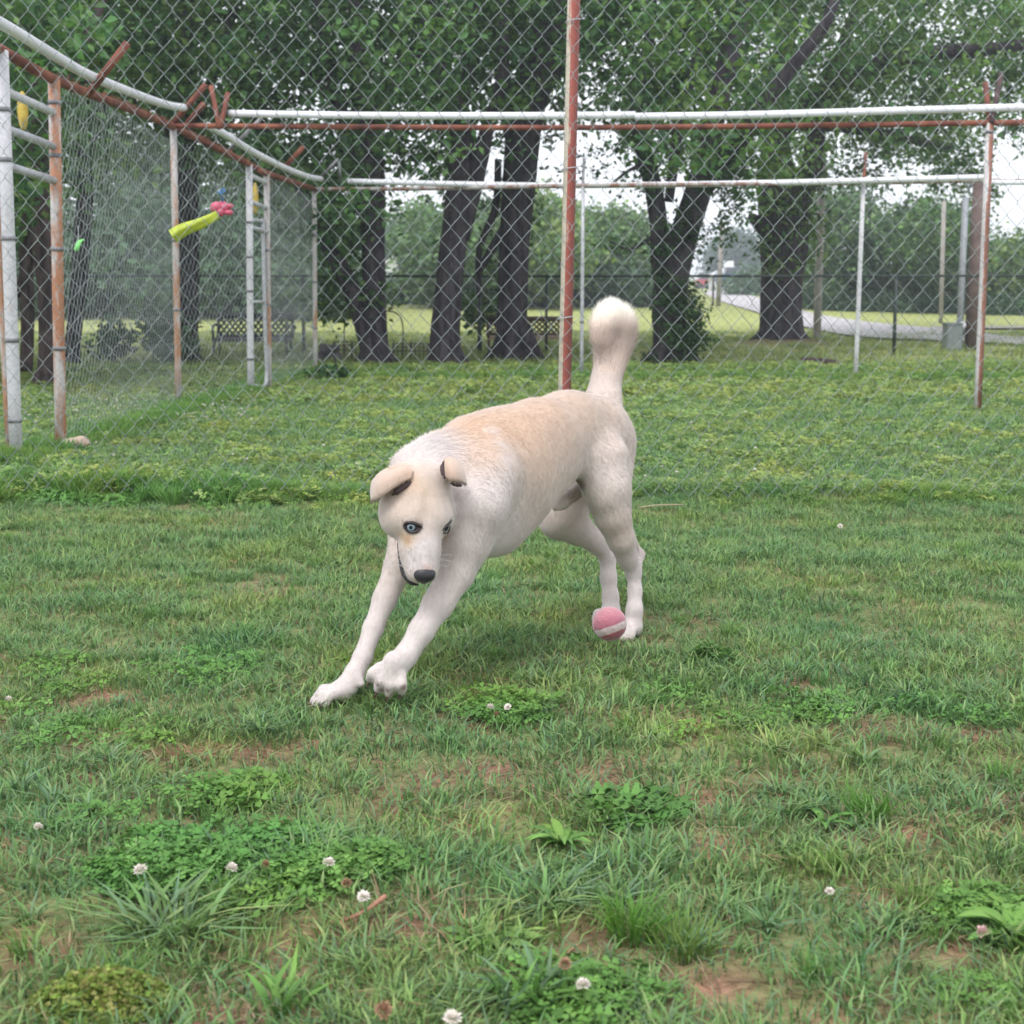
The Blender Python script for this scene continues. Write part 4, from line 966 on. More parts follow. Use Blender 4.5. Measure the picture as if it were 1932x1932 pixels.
# lattice-backed garden benches
M['ironwork'] = simple('dark_cast_iron', [(0.3, (0.012, 0.013, 0.018)), (0.7, (0.03, 0.03, 0.038))], 12, 0.6)
M['iron_brown'] = simple('brown_cast_iron', [(0.3, (0.045, 0.022, 0.015)), (0.7, (0.10, 0.05, 0.03))], 12, 0.6)
M['slat_grey'] = simple('grey_slat', [(0.3, (0.09, 0.09, 0.095)), (0.7, (0.15, 0.15, 0.15))], 9, 0.8)
M['slat_tan'] = simple('tan_slat', [(0.3, (0.30, 0.22, 0.15)), (0.7, (0.44, 0.35, 0.26))], 9, 0.8)
def bench(lab, xl, xr, ytop, yseat, ybase, m, ms):
    b = gnd((xl + xr) / 2, ybase); d = b[1]; k = d / FPX; w = (xr - xl) * k; hs = (ybase - yseat) * k; ht = (ybase - ytop) * k
    root = empty('garden_bench', tuple(b), lab, 'bench', 'lattice-backed benches')
    t = .018
    for s in (-1, 1):
        x = b[0] + s * (w / 2 - .02)
        for fy_ in (-.22, .2):
            q = MB(); q.tube([[x, b[1] + fy_, b[2] - .05], [x, b[1] + fy_ * .9, b[2] + hs]], t, 8); q.obj('leg', M[m], root)
        q = MB(); q.tube(catmull([np.array([x, b[1] + .2, b[2] + hs + .16]), np.array([x, b[1] - .05, b[2] + hs + .2]), np.array([x, b[1] - .24, b[2] + hs + .15]), np.array([x, b[1] - .22, b[2] + hs])], 4), t * .9, 8); q.obj('armrest', M[m], root)
    q = MB(); z0, z1 = b[2] + hs + .03, b[2] + ht; y0 = b[1] + .22
    q.tube([[b[0] - w / 2, y0 + .05, z1], [b[0] + w / 2, y0 + .05, z1]], .036, 8); q.obj('back_rail', M[m], root)
    q = MB(); q.tube([[b[0] - w / 2, y0, z0], [b[0] + w / 2, y0, z0]], .030, 8); q.obj('back_rail', M[m], root)
    for s in (-1, 1): q = MB(); q.tube([[b[0] + s * w / 2, y0, b[2] + hs], [b[0] + s * w / 2, y0 + .05, z1]], .02, 8); q.obj('back_post', M[m], root)
    n = 13; step = w / n; hh = z1 - z0; lat = MB()
    for i in range(-3, n):
        for s in (1, -1):
            xa = b[0] - w / 2 + (i + (0 if s == 1 else 3)) * step; xb = xa + s * 3 * step
            ta, tb = 0.0, 1.0; lo, hi = b[0] - w / 2, b[0] + w / 2
            def cl(v): return (min(max(v, lo), hi) - xa) / (xb - xa)
            ta, tb = sorted((cl(xa), cl(xb)))
            if tb - ta < .05: continue
            lat.tube([[xa + (xb - xa) * ta, y0 + .05 * ta, z0 + hh * ta], [xa + (xb - xa) * tb, y0 + .05 * tb, z0 + hh * tb]], .014, 5)
    o = lat.obj('lattice', M[m], root); o['kind'] = 'stuff'
    for i in range(4): q = MB(); q.box([b[0], b[1] - .18 + i * .115, b[2] + hs], (w, .095, .05)); q.obj('slat', M[ms], root, False)
bench('dark lattice-backed bench behind the far gate of the left fence', 407, 548, 597, 641, 670, 'ironwork', 'slat_grey')
bench('brown lattice-backed bench with pale seat behind the leaning tree and red post', 920, 1062, 603, 637, 664, 'iron_brown', 'slat_tan')

# low wire edging, arch, and a heap of stones round the two-stemmed tree
M['edge'] = simple('rusty_wire_edging', [(0.3, (0.06, 0.05, 0.045)), (0.7, (0.14, 0.12, 0.10))], 12, 0.8)
def edging(lab, x0, x1, yt, yb):
    b = gnd((x0 + x1) / 2, yb); k = b[1] / FPX; w = (x1 - x0) * k; h = (yb - yt) * k; root = empty('wire_edging', tuple(b), lab, 'garden edging', 'low wire garden edging'); n = max(4, int(w / .05)); xl = b[0] - w / 2
    for f in (.97, .8, .55): q = MB(); q.tube([[xl, b[1], b[2] + h * f], [xl + w, b[1], b[2] + h * f]], .006, 6); q.obj('rail', M['edge'], root)
    for i in range(n + 1): q = MB(); x = xl + w * i / n; hh = h * random.uniform(.9, 1.1); q.tube([[x, b[1], b[2] - .04], [x + random.gauss(0, .004), b[1], b[2] + hh]], .006 if i % 4 else .014, 6); q.obj('picket', M['edge'], root)
edging('low wire edging left of the two-stemmed tree beside the stone heap', 632, 672, 644, 680)
edging('low wire edging between the two-stemmed tree and the thick forked tree', 742, 816, 648, 680)
a = gnd(738, 676); k = a[1] / FPX
q = MB(); q.tube(catmull([a + [-90 * k, .2, 0], a + [-90 * k, .2, 60 * k], a + [-78 * k, .2, 86 * k], a + [-20 * k, .2, 88 * k], a + [8 * k, .2, 84 * k], a + [20 * k, .2, 62 * k], a + [20 * k, .2, 0]], 6), .009, 6); tag(q.obj('garden_arch', M['edge']), 'thin dark wire hoop standing behind the two-stemmed tree', 'hoop')
IV, IF = ico(2)
M['stone'] = simple('grey_stone', [(0.3, (0.10, 0.09, 0.10)), (0.7, (0.20, 0.18, 0.19))], 9, 0.9, bmp=.4)
hp = gnd(617, 684)
for i, (dx, dz, r) in enumerate([(-.07, .05, .085), (.05, .06, .09), (-.01, .16, .075), (.09, .17, .05), (-.13, .03, .05)]):
    v = IV * r * [1.2, 1, .85] * (1 + .18 * np.sin(IV[:, [1]] * 4 + i * 2) + .12 * np.cos(IV[:, [0]] * 5 + i)); q = MB(); q.put(v + hp + [dx, random.uniform(-.04, .04), dz], IF)
    tag(q.obj('stone', M['stone']), ['lowest left stone of the grey heap beside the corner post', 'lowest right stone of the grey heap beside the corner post', 'upper stone of the grey heap beside the corner post', 'small top stone of the grey heap beside the wire edging', 'small outer stone of the grey heap nearest the corner post'][i], 'stone', 'stones heaped left of the two-stemmed tree')

# ------------------------------------------------------------------ the dog
class Field:
    """signed distance field on a grid, built from smoothly joined rounded cones and ellipsoids"""
    def __init__(s, lo, hi, h):
        s.lo = np.array(lo); s.h = h; s.n = np.ceil((np.array(hi) - s.lo) / h).astype(int) + 1
        s.f = np.full(s.n, 0.25, np.float32)
        s.ax = [s.lo[i] + np.arange(s.n[i]) * h for i in range(3)]
    def sub(s, lo, hi):
        a = np.maximum(0, np.floor((lo - s.lo) / s.h).astype(int)); b = np.minimum(s.n, np.ceil((hi - s.lo) / s.h).astype(int) + 1)
        if np.any(b <= a): return None, None
        sl = tuple(slice(a[i], b[i]) for i in range(3))
        X, Y, Z = np.meshgrid(*[s.ax[i][a[i]:b[i]] for i in range(3)], indexing='ij')
        return sl, np.stack([X, Y, Z], -1)
    def mix(s, sl, d, k, mode):
        f = s.f[sl]; k = max(k, 1e-5)
        if mode == 'add':
            h = np.clip(0.5 + 0.5 * (f - d) / k, 0, 1); s.f[sl] = f + (d - f) * h - k * h * (1 - h)
        else:
            d = -d; h = np.clip(0.5 - 0.5 * (f - d) / k, 0, 1); s.f[sl] = f + (d - f) * h + k * h * (1 - h)
    def cone(s, a, b, ra, rb, k=0.02, sq=None, mode='add'):
        """rounded cone from a to b; sq = (axis, factor) narrows it along an axis"""
        a = np.array(a, float); b = np.array(b, float); pad = 0.03 + k + max(ra, rb)
        sl, P = s.sub(np.minimum(a, b) - pad, np.maximum(a, b) + pad)
        if sl is None: return
        if sq is not None:
            n = np.array(sq[0]) / np.linalg.norm(sq[0]); c = 0.5 * (a + b)
            def w(p): q = p - c; return c + q + n * (q @ n)[..., None] * (sq[1] - 1)
            P = w(P); a = w(a[None])[0]; b = w(b[None])[0]
        ab = b - a; L2 = float(ab @ ab) + 1e-12; t = np.clip(((P - a) @ ab) / L2, 0, 1)
        d = np.linalg.norm(P - a - t[..., None] * ab, axis=-1) - (ra + (rb - ra) * t)
        if sq is not None: d = d / (1 + 0.5 * (sq[1] - 1))
        s.mix(sl, d.astype(np.float32), k, mode)
    def chain(s, pts, rs, k=0.02, sq=None, mode='add'):
        for i in range(len(pts) - 1): s.cone(pts[i], pts[i + 1], rs[i], rs[i + 1], k, sq, mode)
    def ell(s, c, R3, r, k=0.015, mode='add'):
        """ellipsoid: rows of R3 are its axes, r its radii"""
        c = np.array(c, float); r = np.array(r, float); pad = 0.03 + k + r.max(); sl, P = s.sub(c - pad, c + pad)
        if sl is None: return
        q = (P - c) @ np.array(R3).T; g = np.linalg.norm(q / r, axis=-1); g2 = np.linalg.norm(q / r ** 2, axis=-1)
        d = g * (g - 1) / np.maximum(g2, 1e-6); s.mix(sl, np.clip(d, -0.3, 0.3).astype(np.float32), k, mode)
    def mesh(s):
        f = s.f; sg = f < 0; nx, ny, nz = s.n
        acc = np.zeros((nx - 1, ny - 1, nz - 1, 3), np.float32); cnt = np.zeros((nx - 1, ny - 1, nz - 1), np.float32)
        for ax in range(3):
            o = [0, 1, 2]; o.remove(ax)
            for i in (0, 1):
                for j in (0, 1):
                    s0 = [None] * 3; s1 = [None] * 3
                    s0[ax] = slice(0, s.n[ax] - 1); s1[ax] = slice(1, s.n[ax])
                    for w, v in ((o[0], i), (o[1], j)):
                        s0[w] = slice(v, s.n[w] - 1 + v); s1[w] = slice(v, s.n[w] - 1 + v)
                    s0, s1 = tuple(s0), tuple(s1); A, B = f[s0], f[s1]; m = (sg[s0] != sg[s1])
                    t = np.where(m, A / np.where(np.abs(A - B) < 1e-9, 1, A - B), 0)
                    cnt += m; acc[..., ax] += np.where(m, t, 0); acc[..., o[0]] += m * i; acc[..., o[1]] += m * j
        act = cnt > 0; idx = np.full(act.shape, -1, np.int64); idx[act] = np.arange(act.sum())
        ii = np.argwhere(act); V = (ii + acc[act] / cnt[act][:, None]) * s.h + s.lo
        F = []
        for ax in range(3):
            o = [(ax + 1) % 3, (ax + 2) % 3]
            sa = [slice(None)] * 3; sb = [slice(None)] * 3
            sa[ax] = slice(0, s.n[ax] - 1); sb[ax] = slice(1, s.n[ax])
            for w in o: sa[w] = slice(1, s.n[w] - 1); sb[w] = slice(1, s.n[w] - 1)
            A, B = sg[tuple(sa)], sg[tuple(sb)]; e = np.argwhere(A != B)
            if len(e) == 0: continue
            ins = A[tuple(e.T)]
            e = e.copy(); 
            for w in o: e[:, w] += 1
            def c(d0, d1):
                q = e.copy(); q[:, o[0]] -= d0; q[:, o[1]] -= d1; return idx[tuple(q.T)]
            Q = np.stack([c(1, 1), c(0, 1), c(0, 0), c(1, 0)], 1)
            Q[~ins] = Q[~ins][:, ::-1]; F.append(Q)
        return V, np.vstack(F)

def build_dog():
    A = at
    hd = np.array([-0.68, -0.74, 0.0]); hd /= np.linalg.norm(hd)       # heading, seen from above
    lat = np.array([-hd[1], hd[0], 0.0]); lat = -lat if lat[1] > 0 else lat   # towards the dog's left side, which we see
    upv = np.array([0, 0, 1.0])
    fld = Field([-0.62, 2.45, -0.03], [0.50, 3.98, 0.90], 0.0037)
    c = fld
    sqb = (lat, 1.42)
    # trunk
    S1, S2, S3, S4, S5 = A(886, 925, 3.05), A(950, 896, 3.13), A(1012, 852, 3.23), A(1076, 818, 3.34), A(1128, 828, 3.44)
    c.chain([S1, S2, S3, S4, S5], [.121, .125, .103, .078, .085], 0.04, sqb)
    c.cone(A(902, 985, 3.03), A(935, 988, 3.10), .068, .064, 0.04, (lat, 1.3))     # brisket
    c.cone(A(876, 830, 3.11), A(930, 812, 3.18), .044, .042, 0.035)                 # withers
    c.cone(A(1050, 794, 3.33), A(1128, 798, 3.47), .046, .050, 0.05)               # loin and croup
    c.cone(A(1150, 838, 3.50), A(1148, 882, 3.49), .058, .056, 0.04)               # buttock, near side
    # near (left) hind leg
    hipL = A(1136, 868, 3.37)
    c.chain([hipL, A(1146, 925, 3.355), A(1156, 975, 3.36)], [.062, .047, .037], 0.032, (np.array([.6, .8, 0]), 1.05))
    c.chain([A(1116, 872, 3.335), A(1138, 940, 3.335)], [.034, .024], 0.03)
    c.chain([A(1160, 900, 3.44), A(1166, 955, 3.40)], [.038, .023], 0.03)
    c.chain([A(1156, 975, 3.36), A(1172, 1018, 3.38), A(1183, 1050, 3.41), A(1194, 1078, 3.43)], [.037, .0285, .0215, .0175], 0.02)
    c.chain([A(1178, 980, 3.40), A(1194, 1018, 3.43), A(1209, 1046, 3.46)], [.016, .0085, .0095], 0.012)    # heel tendon
    c.cone(A(1209, 1046, 3.46), A(1196, 1078, 3.435), .0105, .015, 0.014)
    c.chain([A(1195, 1075, 3.435), A(1198, 1115, 3.43), A(1197, 1152, 3.42)], [.0165, .0150, .0165], 0.012)
    def paw(an, toe_dir, side, up_, r=0.0145, spread=1.0, ln=0.042, k=0.0025, lift=0.0, claws=True, claw_list=None):
        """palm and four separate toes; an = middle of the palm"""
        t = toe_dir / np.linalg.norm(toe_dir); sd = side - t * (side @ t); sd /= np.linalg.norm(sd); u = np.cross(sd, t); u = u if u @ up_ > 0 else -u
        c.cone(an - t * 0.006 + u * 0.004, an + t * 0.014 + u * 0.002, .0215, .0195, 0.014)
        for q, (sx, fx) in enumerate(((-1.5, 0.66), (-0.52, 1.0), (0.52, 1.0), (1.5, 0.66))):
            b0 = an + sd * sx * 0.0095 * spread + t * 0.012 + u * 0.006
            kn = an + sd * sx * 0.0125 * spread + t * (0.014 + ln * 0.45 * fx) + u * 0.009
            tp = an + sd * sx * 0.0140 * spread + t * (0.014 + ln * 0.82 * fx) - u * 0.003
            c.chain([b0, kn, tp], [.0105, .0104, .0094], k)
            if claw_list is not None: claw_list.append((tp + t * 0.006 - u * 0.001, tp + t * 0.019 - u * 0.010, t, u))
    claws = []
    pads = []
    # near hind paw, standing
    pL = A(1194, 1176, 3.425); pL[2] = 0.034
    c.cone(A(1197, 1150, 3.42), pL, .0165, .020, 0.015)
    paw(pL + [-0.005, -0.01, -0.008], np.array([-0.55, -0.80, -0.10]), np.array([0.8, -0.5, 0]), upv, claw_list=claws)
    # far (right) hind leg
    c.chain([A(1098, 890, 3.60), A(1068, 948, 3.57), A(1056, 980, 3.55)], [.066, .052, .045], 0.022)
    c.chain([A(1056, 980, 3.55), A(1090, 1000, 3.58), A(1124, 1024, 3.61), A(1146, 1052, 3.63)], [.046, .033, .0225, .0175], 0.02)
    c.chain([A(1100, 975, 3.60), A(1128, 1005, 3.63), A(1152, 1034, 3.66)], [.012, .0075, .0110], 0.012)
    c.chain([A(1146, 1044, 3.64), A(1148, 1090, 3.62), A(1152, 1126, 3.61)], [.0205, .0185, .0175], 0.012)
    pR = A(1153, 1150, 3.60); pR[2] = 0.033
    c.cone(A(1152, 1126, 3.61), pR, .0175, .020, 0.015)
    paw(pR + [-0.004, -0.012, -0.008], np.array([-0.45, -0.85, -0.10]), np.array([0.85, -0.45, 0]), upv, claw_list=claws)
    # left shoulder and foreleg (right in the picture), the paw just off the grass
    c.chain([A(905, 846, 3.06), A(914, 900, 2.985), A(898, 955, 2.945)], [.050, .066, .060], 0.020)
    c.chain([A(898, 955, 2.95), A(880, 1018, 2.945), A(864, 1075, 2.935)], [.058, .047, .036], 0.022)
    c.cone(A(866, 1084, 2.95), A(873, 1105, 2.96), .022, .0140, 0.012)                         # point of the elbow
    c.chain([A(858, 1085, 2.93), A(826, 1140, 2.91), A(795, 1190, 2.88), A(766, 1236, 2.86)], [.0345, .0290, .0235, .0205], 0.014)
    c.cone(A(766, 1236, 2.86), A(752, 1258, 2.845), .0205, .0200, 0.012)
    pf = A(742, 1255, 2.835)
    paw(pf, np.array([-0.36, -0.22, -0.90]), np.array([0.93, -0.15, -0.30]), np.array([-.3, -.95, .2]), spread=1.5, ln=0.044, k=0.0055, claw_list=claws)
    # right foreleg (left in the picture), planted on the grass
    c.chain([A(806, 930, 3.10), A(778, 990, 3.05), A(752, 1070, 3.00)], [.058, .043, .0285], 0.025)
    c.chain([A(752, 1070, 3.00), A(726, 1130, 2.98), A(704, 1185, 2.95), A(684, 1240, 2.92)], [.0280, .0235, .0190, .0170], 0.012)
    pr_ = A(656, 1290, 2.89); pr_[2] = 0.034
    c.chain([A(684, 1240, 2.92), A(668, 1272, 2.90), pr_], [.0175, .0180, .0180], 0.010)
    paw(pr_ + [-0.012, -0.004, -0.010], np.array([-0.85, -0.30, -0.22]), np.array([0.3, -0.95, 0]), upv, spread=1.25, ln=0.046, claw_list=claws)
    c.cone(A(676, 1283, 2.885), A(682, 1290, 2.88), .009, .007, 0.01)                           # dew claw pad
    # neck with its ruff
    c.chain([A(874, 908, 3.05), A(838, 902, 3.005), A(806, 905, 2.955)], [.105, .072, .055], 0.045)
    c.cone(A(832, 872, 3.01), A(778, 888, 2.955), .043, .040, 0.035)
    c.chain([A(855, 960, 3.00), A(822, 960, 2.97)], [.070, .050], 0.03)
    # head: f = muzzle direction, u = top of the head, s = the dog's left
    f = np.array([0.105, -0.47, -0.87]); f /= np.linalg.norm(f)
    u = np.array([0.34, -0.85, 0.45]); u -= f * (u @ f); u /= np.linalg.norm(u)
    s_ = np.cross(u, f); s_ = s_ if s_[0] > 0 else -s_
    H = A(787, 940, 2.865); Rm = np.array([s_, f, u])
    def hp(a, b, d): return H + s_ * a + f * b + u * d
    c.ell(hp(0, -0.004, 0.0), Rm, (.066, .074, .055), 0.010)                   # braincase
    c.ell(hp(0.038, .026, -.014), Rm, (.034, .046, .040), 0.014); c.ell(hp(-0.038, .026, -.014), Rm, (.034, .046, .040), 0.014)    # cheeks
    c.cone(hp(0, .034, .002), hp(0, .095, -.005), .045, .033, 0.024)           # brow to muzzle
    c.cone(hp(0, .088, .001), hp(0, .138, -.004), .0315, .0250, 0.016)        # nose bridge
    c.cone(hp(.015, .098, -.014), hp(.013, .143, -.014), .0240, .0185, 0.010); c.cone(hp(-.015, .098, -.014), hp(-.013, .143, -.014), .0240, .0185, 0.010)   # lips
    for q in (-1, 1): c.cone(hp(q * .026, .050, .024), hp(q * .036, .046, .018), .016, .013, 0.03)     # brow
    c.cone(hp(0, .056, .052), hp(0, .020, .062), .004, .005, 0.015, mode='sub')         # furrow
    c.cone(hp(-.004, .060, -.040), hp(-.006, .132, -.043), .028, .0170, 0.010)        # lower jaw
    for q in (-1, 1):
        c.chain([hp(q * .040, .072, -.028), hp(q * .036, .105, -.034), hp(q * .024, .146, -.034), hp(0, .158, -.032)], [.0030, .0045, .0060, .006], 0.004, mode='sub')   # mouth line
        # ears: folded forward
    c.cone(hp(.040, -.036, .028), hp(.052, -.042, .036), .022, .015, 0.016)
    c.cone(hp(-.040, -.036, .028), hp(-.050, -.036, .034), .022, .015, 0.016)
    # tail
    c.chain([A(1143, 806, 3.53), A(1138, 755, 3.56), A(1144, 716, 3.585), A(1152, 680, 3.60), A(1162, 640, 3.605), A(1165, 612, 3.59)], [.046, .0375, .0300, .0305, .0330, .034], 0.03)
    c.chain([A(1165, 612, 3.59), A(1148, 602, 3.57), A(1138, 618, 3.555), A(1136, 645, 3.56), A(1142, 676, 3.58)], [.034, .030, .021, .0155, .0110], 0.022)
    # sheath and inner flank
    c.chain([A(1092, 925, 3.44), A(1060, 948, 3.38), A(1048, 958, 3.36)], [.018, .016, .011], 0.012)
    V, F = c.mesh()
    # relax the surface a little
    e = np.vstack([F[:, [0, 1]], F[:, [1, 2]], F[:, [2, 3]], F[:, [3, 0]]]); e = np.vstack([e, e[:, ::-1]])
    cnt = np.bincount(e[:, 0], minlength=len(V))[:, None]
    soft = (sstep(.10, .16, V[:, 2]) * sstep(.12, .16, np.linalg.norm(V - H, axis=1)))[:, None]
    for it in range(22):
        avg = np.stack([np.bincount(e[:, 0], V[e[:, 1], q], len(V)) for q in range(3)], 1) / np.maximum(cnt, 1); V = V + 0.5 * (avg - V) * (1 if it < 4 else soft)
    # surface normals
    fn = np.cross(V[F[:, 2]] - V[F[:, 0]], V[F[:, 3]] - V[F[:, 1]]); N = np.zeros_like(V)
    for q in range(4): np.add.at(N, F[:, q], fn)
    N /= np.linalg.norm(N, axis=1)[:, None] + 1e-12
    bvh = BVHTree.FromPolygons(V.tolist(), F.tolist())
    def hit(x, y):
        r = ray(x, y); r = r / np.linalg.norm(r); h = bvh.ray_cast(Vector(CAM), Vector(r))
        return (np.array(h[0]), np.array(h[1])) if h[0] is not None else (None, None)
    # coat colours: white ground colour with warm tan saddle and markings
    cream = np.array([0.70, 0.615, 0.555]); white = np.array([0.78, 0.73, 0.715]); tan = np.array([0.70, 0.475, 0.315])
    col = np.tile(cream, (len(V), 1))
    hgt = V[:, 2]
    alongx = (V - S1) @ (-hd)
    wl_ = sstep(0.30, 0.12, hgt)[:, None]; col = col * (1 - wl_ * .7) + white * wl_ * .7
    def blot(x, y, rad, cc, st, sharp=2.0, p=None):
        nonlocal col
        p0 = hit(x, y)[0] if p is None else p
        if p0 is None: return
        w = st * np.exp(-(np.linalg.norm(V - p0, axis=1) / rad) ** sharp); col = col * (1 - w[:, None]) + np.array(cc) * w[:, None]
    for (x, y, r, st) in ((888, 808, .075, .70), (930, 800, .06, .55), (985, 785, .08, .60), (1040, 768, .09, .55), (1100, 765, .08, .42), (1015, 840, .11, .42), (900, 870, .05, .45), (1090, 860, .08, .12), (905, 850, .055, .50), (1150, 770, .05, .30), (870, 795, .05, .35), (1178, 1000, .04, .22)):
        blot(x, y, r, tan, st)
    blot(1010, 1000, .13, white, .8); blot(930, 1030, .09, white, .8); blot(930, 920, .06, white, .55); blot(1130, 900, .08, white, .4)
    [blot(a_, b_, .016, white, .55) for a_, b_ in ((928, 812), (946, 838), (958, 868), (962, 900), (955, 935), (942, 970))]
    blot(790, 838, .060, white, .95); blot(830, 850, .05, white, .8); blot(860, 930, .05, white, .7); blot(850, 1000, .10, white, .6)
    blot(785, 930, .062, (0.70, 0.575, 0.475), .75, 3); blot(850, 945, .025, (0.70, 0.60, 0.52), .5); blot(735, 985, .03, (0.70, 0.60, 0.51), .5)                        # crown of the head
    for (x, y, r, st) in ((750, 900, .030, .35), (765, 905, .020, .30), (770, 1020, .0135, .75), (757, 1010, .009, .5), (840, 1012, .010, .60), (800, 925, .02, .15)):
        blot(x, y, r, (0.60, 0.36, 0.15), st)
    blot(800, 1050, .030, white, .9, 4); blot(815, 1035, .022, white, .8, 4); blot(775, 1060, .022, white, .8)
    blot(806, 1073, .010, (0.66, 0.45, 0.40), .6)
    for (x, y, r) in ((769, 993, .0100), (777, 996, .0130), (786, 997, .0105), (793, 994, .0050), (841, 1000, .0080), (845, 993, .0070), (850, 985, .0050)): blot(x, y, r, (0.045, 0.030, 0.030), .95, 6)
    blot(790, 986, .007, (.25, .18, .15), .35); blot(850, 985, .005, (.15, .1, .08), .6)
    # dark groin and dark red toe ends
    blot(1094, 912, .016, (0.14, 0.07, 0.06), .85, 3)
    for (x, y, r) in ((703, 1289, .0075), (721, 1302, .0075), (742, 1309, .0075), (762, 1297, .0065), (712, 1292, .004), (731, 1303, .004)): blot(x, y, r, (0.20, 0.08, 0.07), .75, 3)
    col = col * np.array([.735, .715, .715])
    wt = (sstep(.66, .72, V[:, 2]) * (V[:, 1] > 3.4))[:, None] * .7; col = col * (1 - wt) + np.array([.74, .70, .65]) * wt
    root = empty('dog', (float(S3[0]), float(S3[1]), 0), 'cream white dog with one blue eye and raised fluffy tail, lunging across the grass', 'dog')
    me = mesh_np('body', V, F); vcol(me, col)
    m, n, l, b = mat('dog_coat')
    vc = n.new('ShaderNodeVertexColor'); vc.layer_name = 'Col'
    co = n.new('ShaderNodeTexCoord'); t = noise_node(n, l, 26, 5, 0.65, vec=co.outputs['Object']); t2 = noise_node(n, l, 420, 2, 0.6, vec=co.outputs['Object'])
    r = ramp(n, l, t.outputs[0], [(0.3, (0.93, 0.93, 0.93)), (0.7, (1.04, 1.04, 1.04))])
    mm = n.new('ShaderNodeMix'); mm.data_type = 'RGBA'; mm.blend_type = 'MULTIPLY'; mm.inputs[0].default_value = 1
    l.new(vc.outputs[0], mm.inputs[6]); l.new(r.outputs[0], mm.inputs[7]); l.new(mm.outputs[2], b.inputs['Base Color'])
    b.inputs['Roughness'].default_value = 0.85; b.inputs['Specular IOR Level'].default_value = 0.12
    b.inputs['Sheen Weight'].default_value = 0.25; b.inputs['Sheen Roughness'].default_value = 0.5
    mp_ = n.new('ShaderNodeMapping'); mp_.inputs['Scale'].default_value = (240, 240, 62); mp_.inputs['Rotation'].default_value = (R(18), R(-22), 0); l.new(co.outputs['Object'], mp_.inputs[0]); t3 = noise_node(n, l, 1.0, 3, 0.6, vec=mp_.outputs[0])
    t4 = noise_node(n, l, 55, 3, 0.6, vec=co.outputs['Object'])
    sm_ = n.new('ShaderNodeMath'); sm_.operation = 'ADD'; l.new(t3.outputs[0], sm_.inputs[0]); l.new(t4.outputs[0], sm_.inputs[1])
    r3 = ramp(n, l, t3.outputs[0], [(0.3, (0.955, 0.945, 0.94)), (0.7, (1.03, 1.03, 1.03))]); m3 = n.new('ShaderNodeMix'); m3.data_type = 'RGBA'; m3.blend_type = 'MULTIPLY'; m3.inputs[0].default_value = 1
    l.new(mm.outputs[2], m3.inputs[6]); l.new(r3.outputs[0], m3.inputs[7]); l.new(m3.outputs[2], b.inputs['Base Color'])
    bump(n, l, b, sm_.outputs[0], 0.32, 0.003)
    M['coat'] = m
    body = add('body', me, m, root)
    mf = m.copy(); mf.name = 'dog_hair'; n_, l_ = mf.node_tree.nodes, mf.node_tree.links; trn = n_.new('ShaderNodeBsdfTranslucent'); mxs = n_.new('ShaderNodeMixShader'); mxs.inputs[0].default_value = .35
    bb_ = n_['Principled BSDF']; src_ = bb_.inputs['Base Color'].links[0].from_socket; l_.new(src_, trn.inputs[0]); l_.new(bb_.outputs[0], mxs.inputs[1]); l_.new(trn.outputs[0], mxs.inputs[2]); l_.new(mxs.outputs[0], n_['Material Output'].inputs[0])
    # fur: many fine hairs lying along the coat, long on the tail and ruff
    g = np.random.default_rng(77)
    fa = np.linalg.norm(fn, axis=1) * 0.5; px_, py_, _ = proj(V[F[:, 0]])
    tailw = np.exp(-(((px_ - 1160) / 60) ** 2 + ((py_ - 630) / 75) ** 2) ** 2)
    ruff = np.exp(-(np.linalg.norm(V[F[:, 0]] - A(800, 850, 2.95), axis=1) / .09) ** 2)
    pr = fa * (1 + 2.5 * tailw + 0.6 * ruff); pr /= pr.sum()
    nh = 130000; fi = g.choice(len(F), nh, p=pr)
    w4 = g.dirichlet((1, 1, 1, 1), nh); P = (V[F[fi]] * w4[..., None]).sum(1); Nn = N[F[fi, 0]]
    cc = col[F[fi, 0]] * g.uniform(1.0, 1.08, (nh, 1))
    tw = tailw[fi]; rw = ruff[fi]
    flow = np.tile(-hd * 0.6 + np.array([0, 0, -0.8]), (nh, 1))
    legz = sstep(0.30, 0.2, P[:, 2])[:, None]; flow = flow * (1 - legz) + np.array([0.1, 0, -1.0]) * legz
    isT = (P[:, 1] > 3.42) & (P[:, 2] > 0.548); flow[isT] = np.array([0.05, 0, 1.0])
    hdist = np.linalg.norm(P - H, axis=1); hh = np.exp(-(hdist / .11) ** 4)[:, None]; flow = flow * (1 - hh) + (-f + u * 0.1)[None] * hh
    tg = flow - Nn * (flow * Nn).sum(1)[:, None]; tg /= np.linalg.norm(tg, axis=1)[:, None] + 1e-9
    ln = (0.0085 + 0.020 * tw + 0.008 * rw) * g.uniform(0.6, 1.3, nh) * (1 - 0.6 * hh[:, 0]) * (1 - 0.45 * legz[:, 0])
    lift = (0.12 + 0.60 * tw + 0.15 * rw) * g.uniform(0.6, 1.4, nh)
    dr = tg + Nn * lift[:, None] + g.normal(0, 0.18, (nh, 3)); dr /= np.linalg.norm(dr, axis=1)[:, None]
    sd = np.cross(dr, Nn); sd /= np.linalg.norm(sd, axis=1)[:, None] + 1e-9; wd = (0.00055 + 0.0003 * tw)[:, None]
    okm = ~((np.linalg.norm(P - hit(777, 996)[0], axis=1) < .013) | (np.linalg.norm(P - hit(806, 1090)[0], axis=1) < .02) | (np.linalg.norm(P - hit(842, 997)[0], axis=1) < .010))
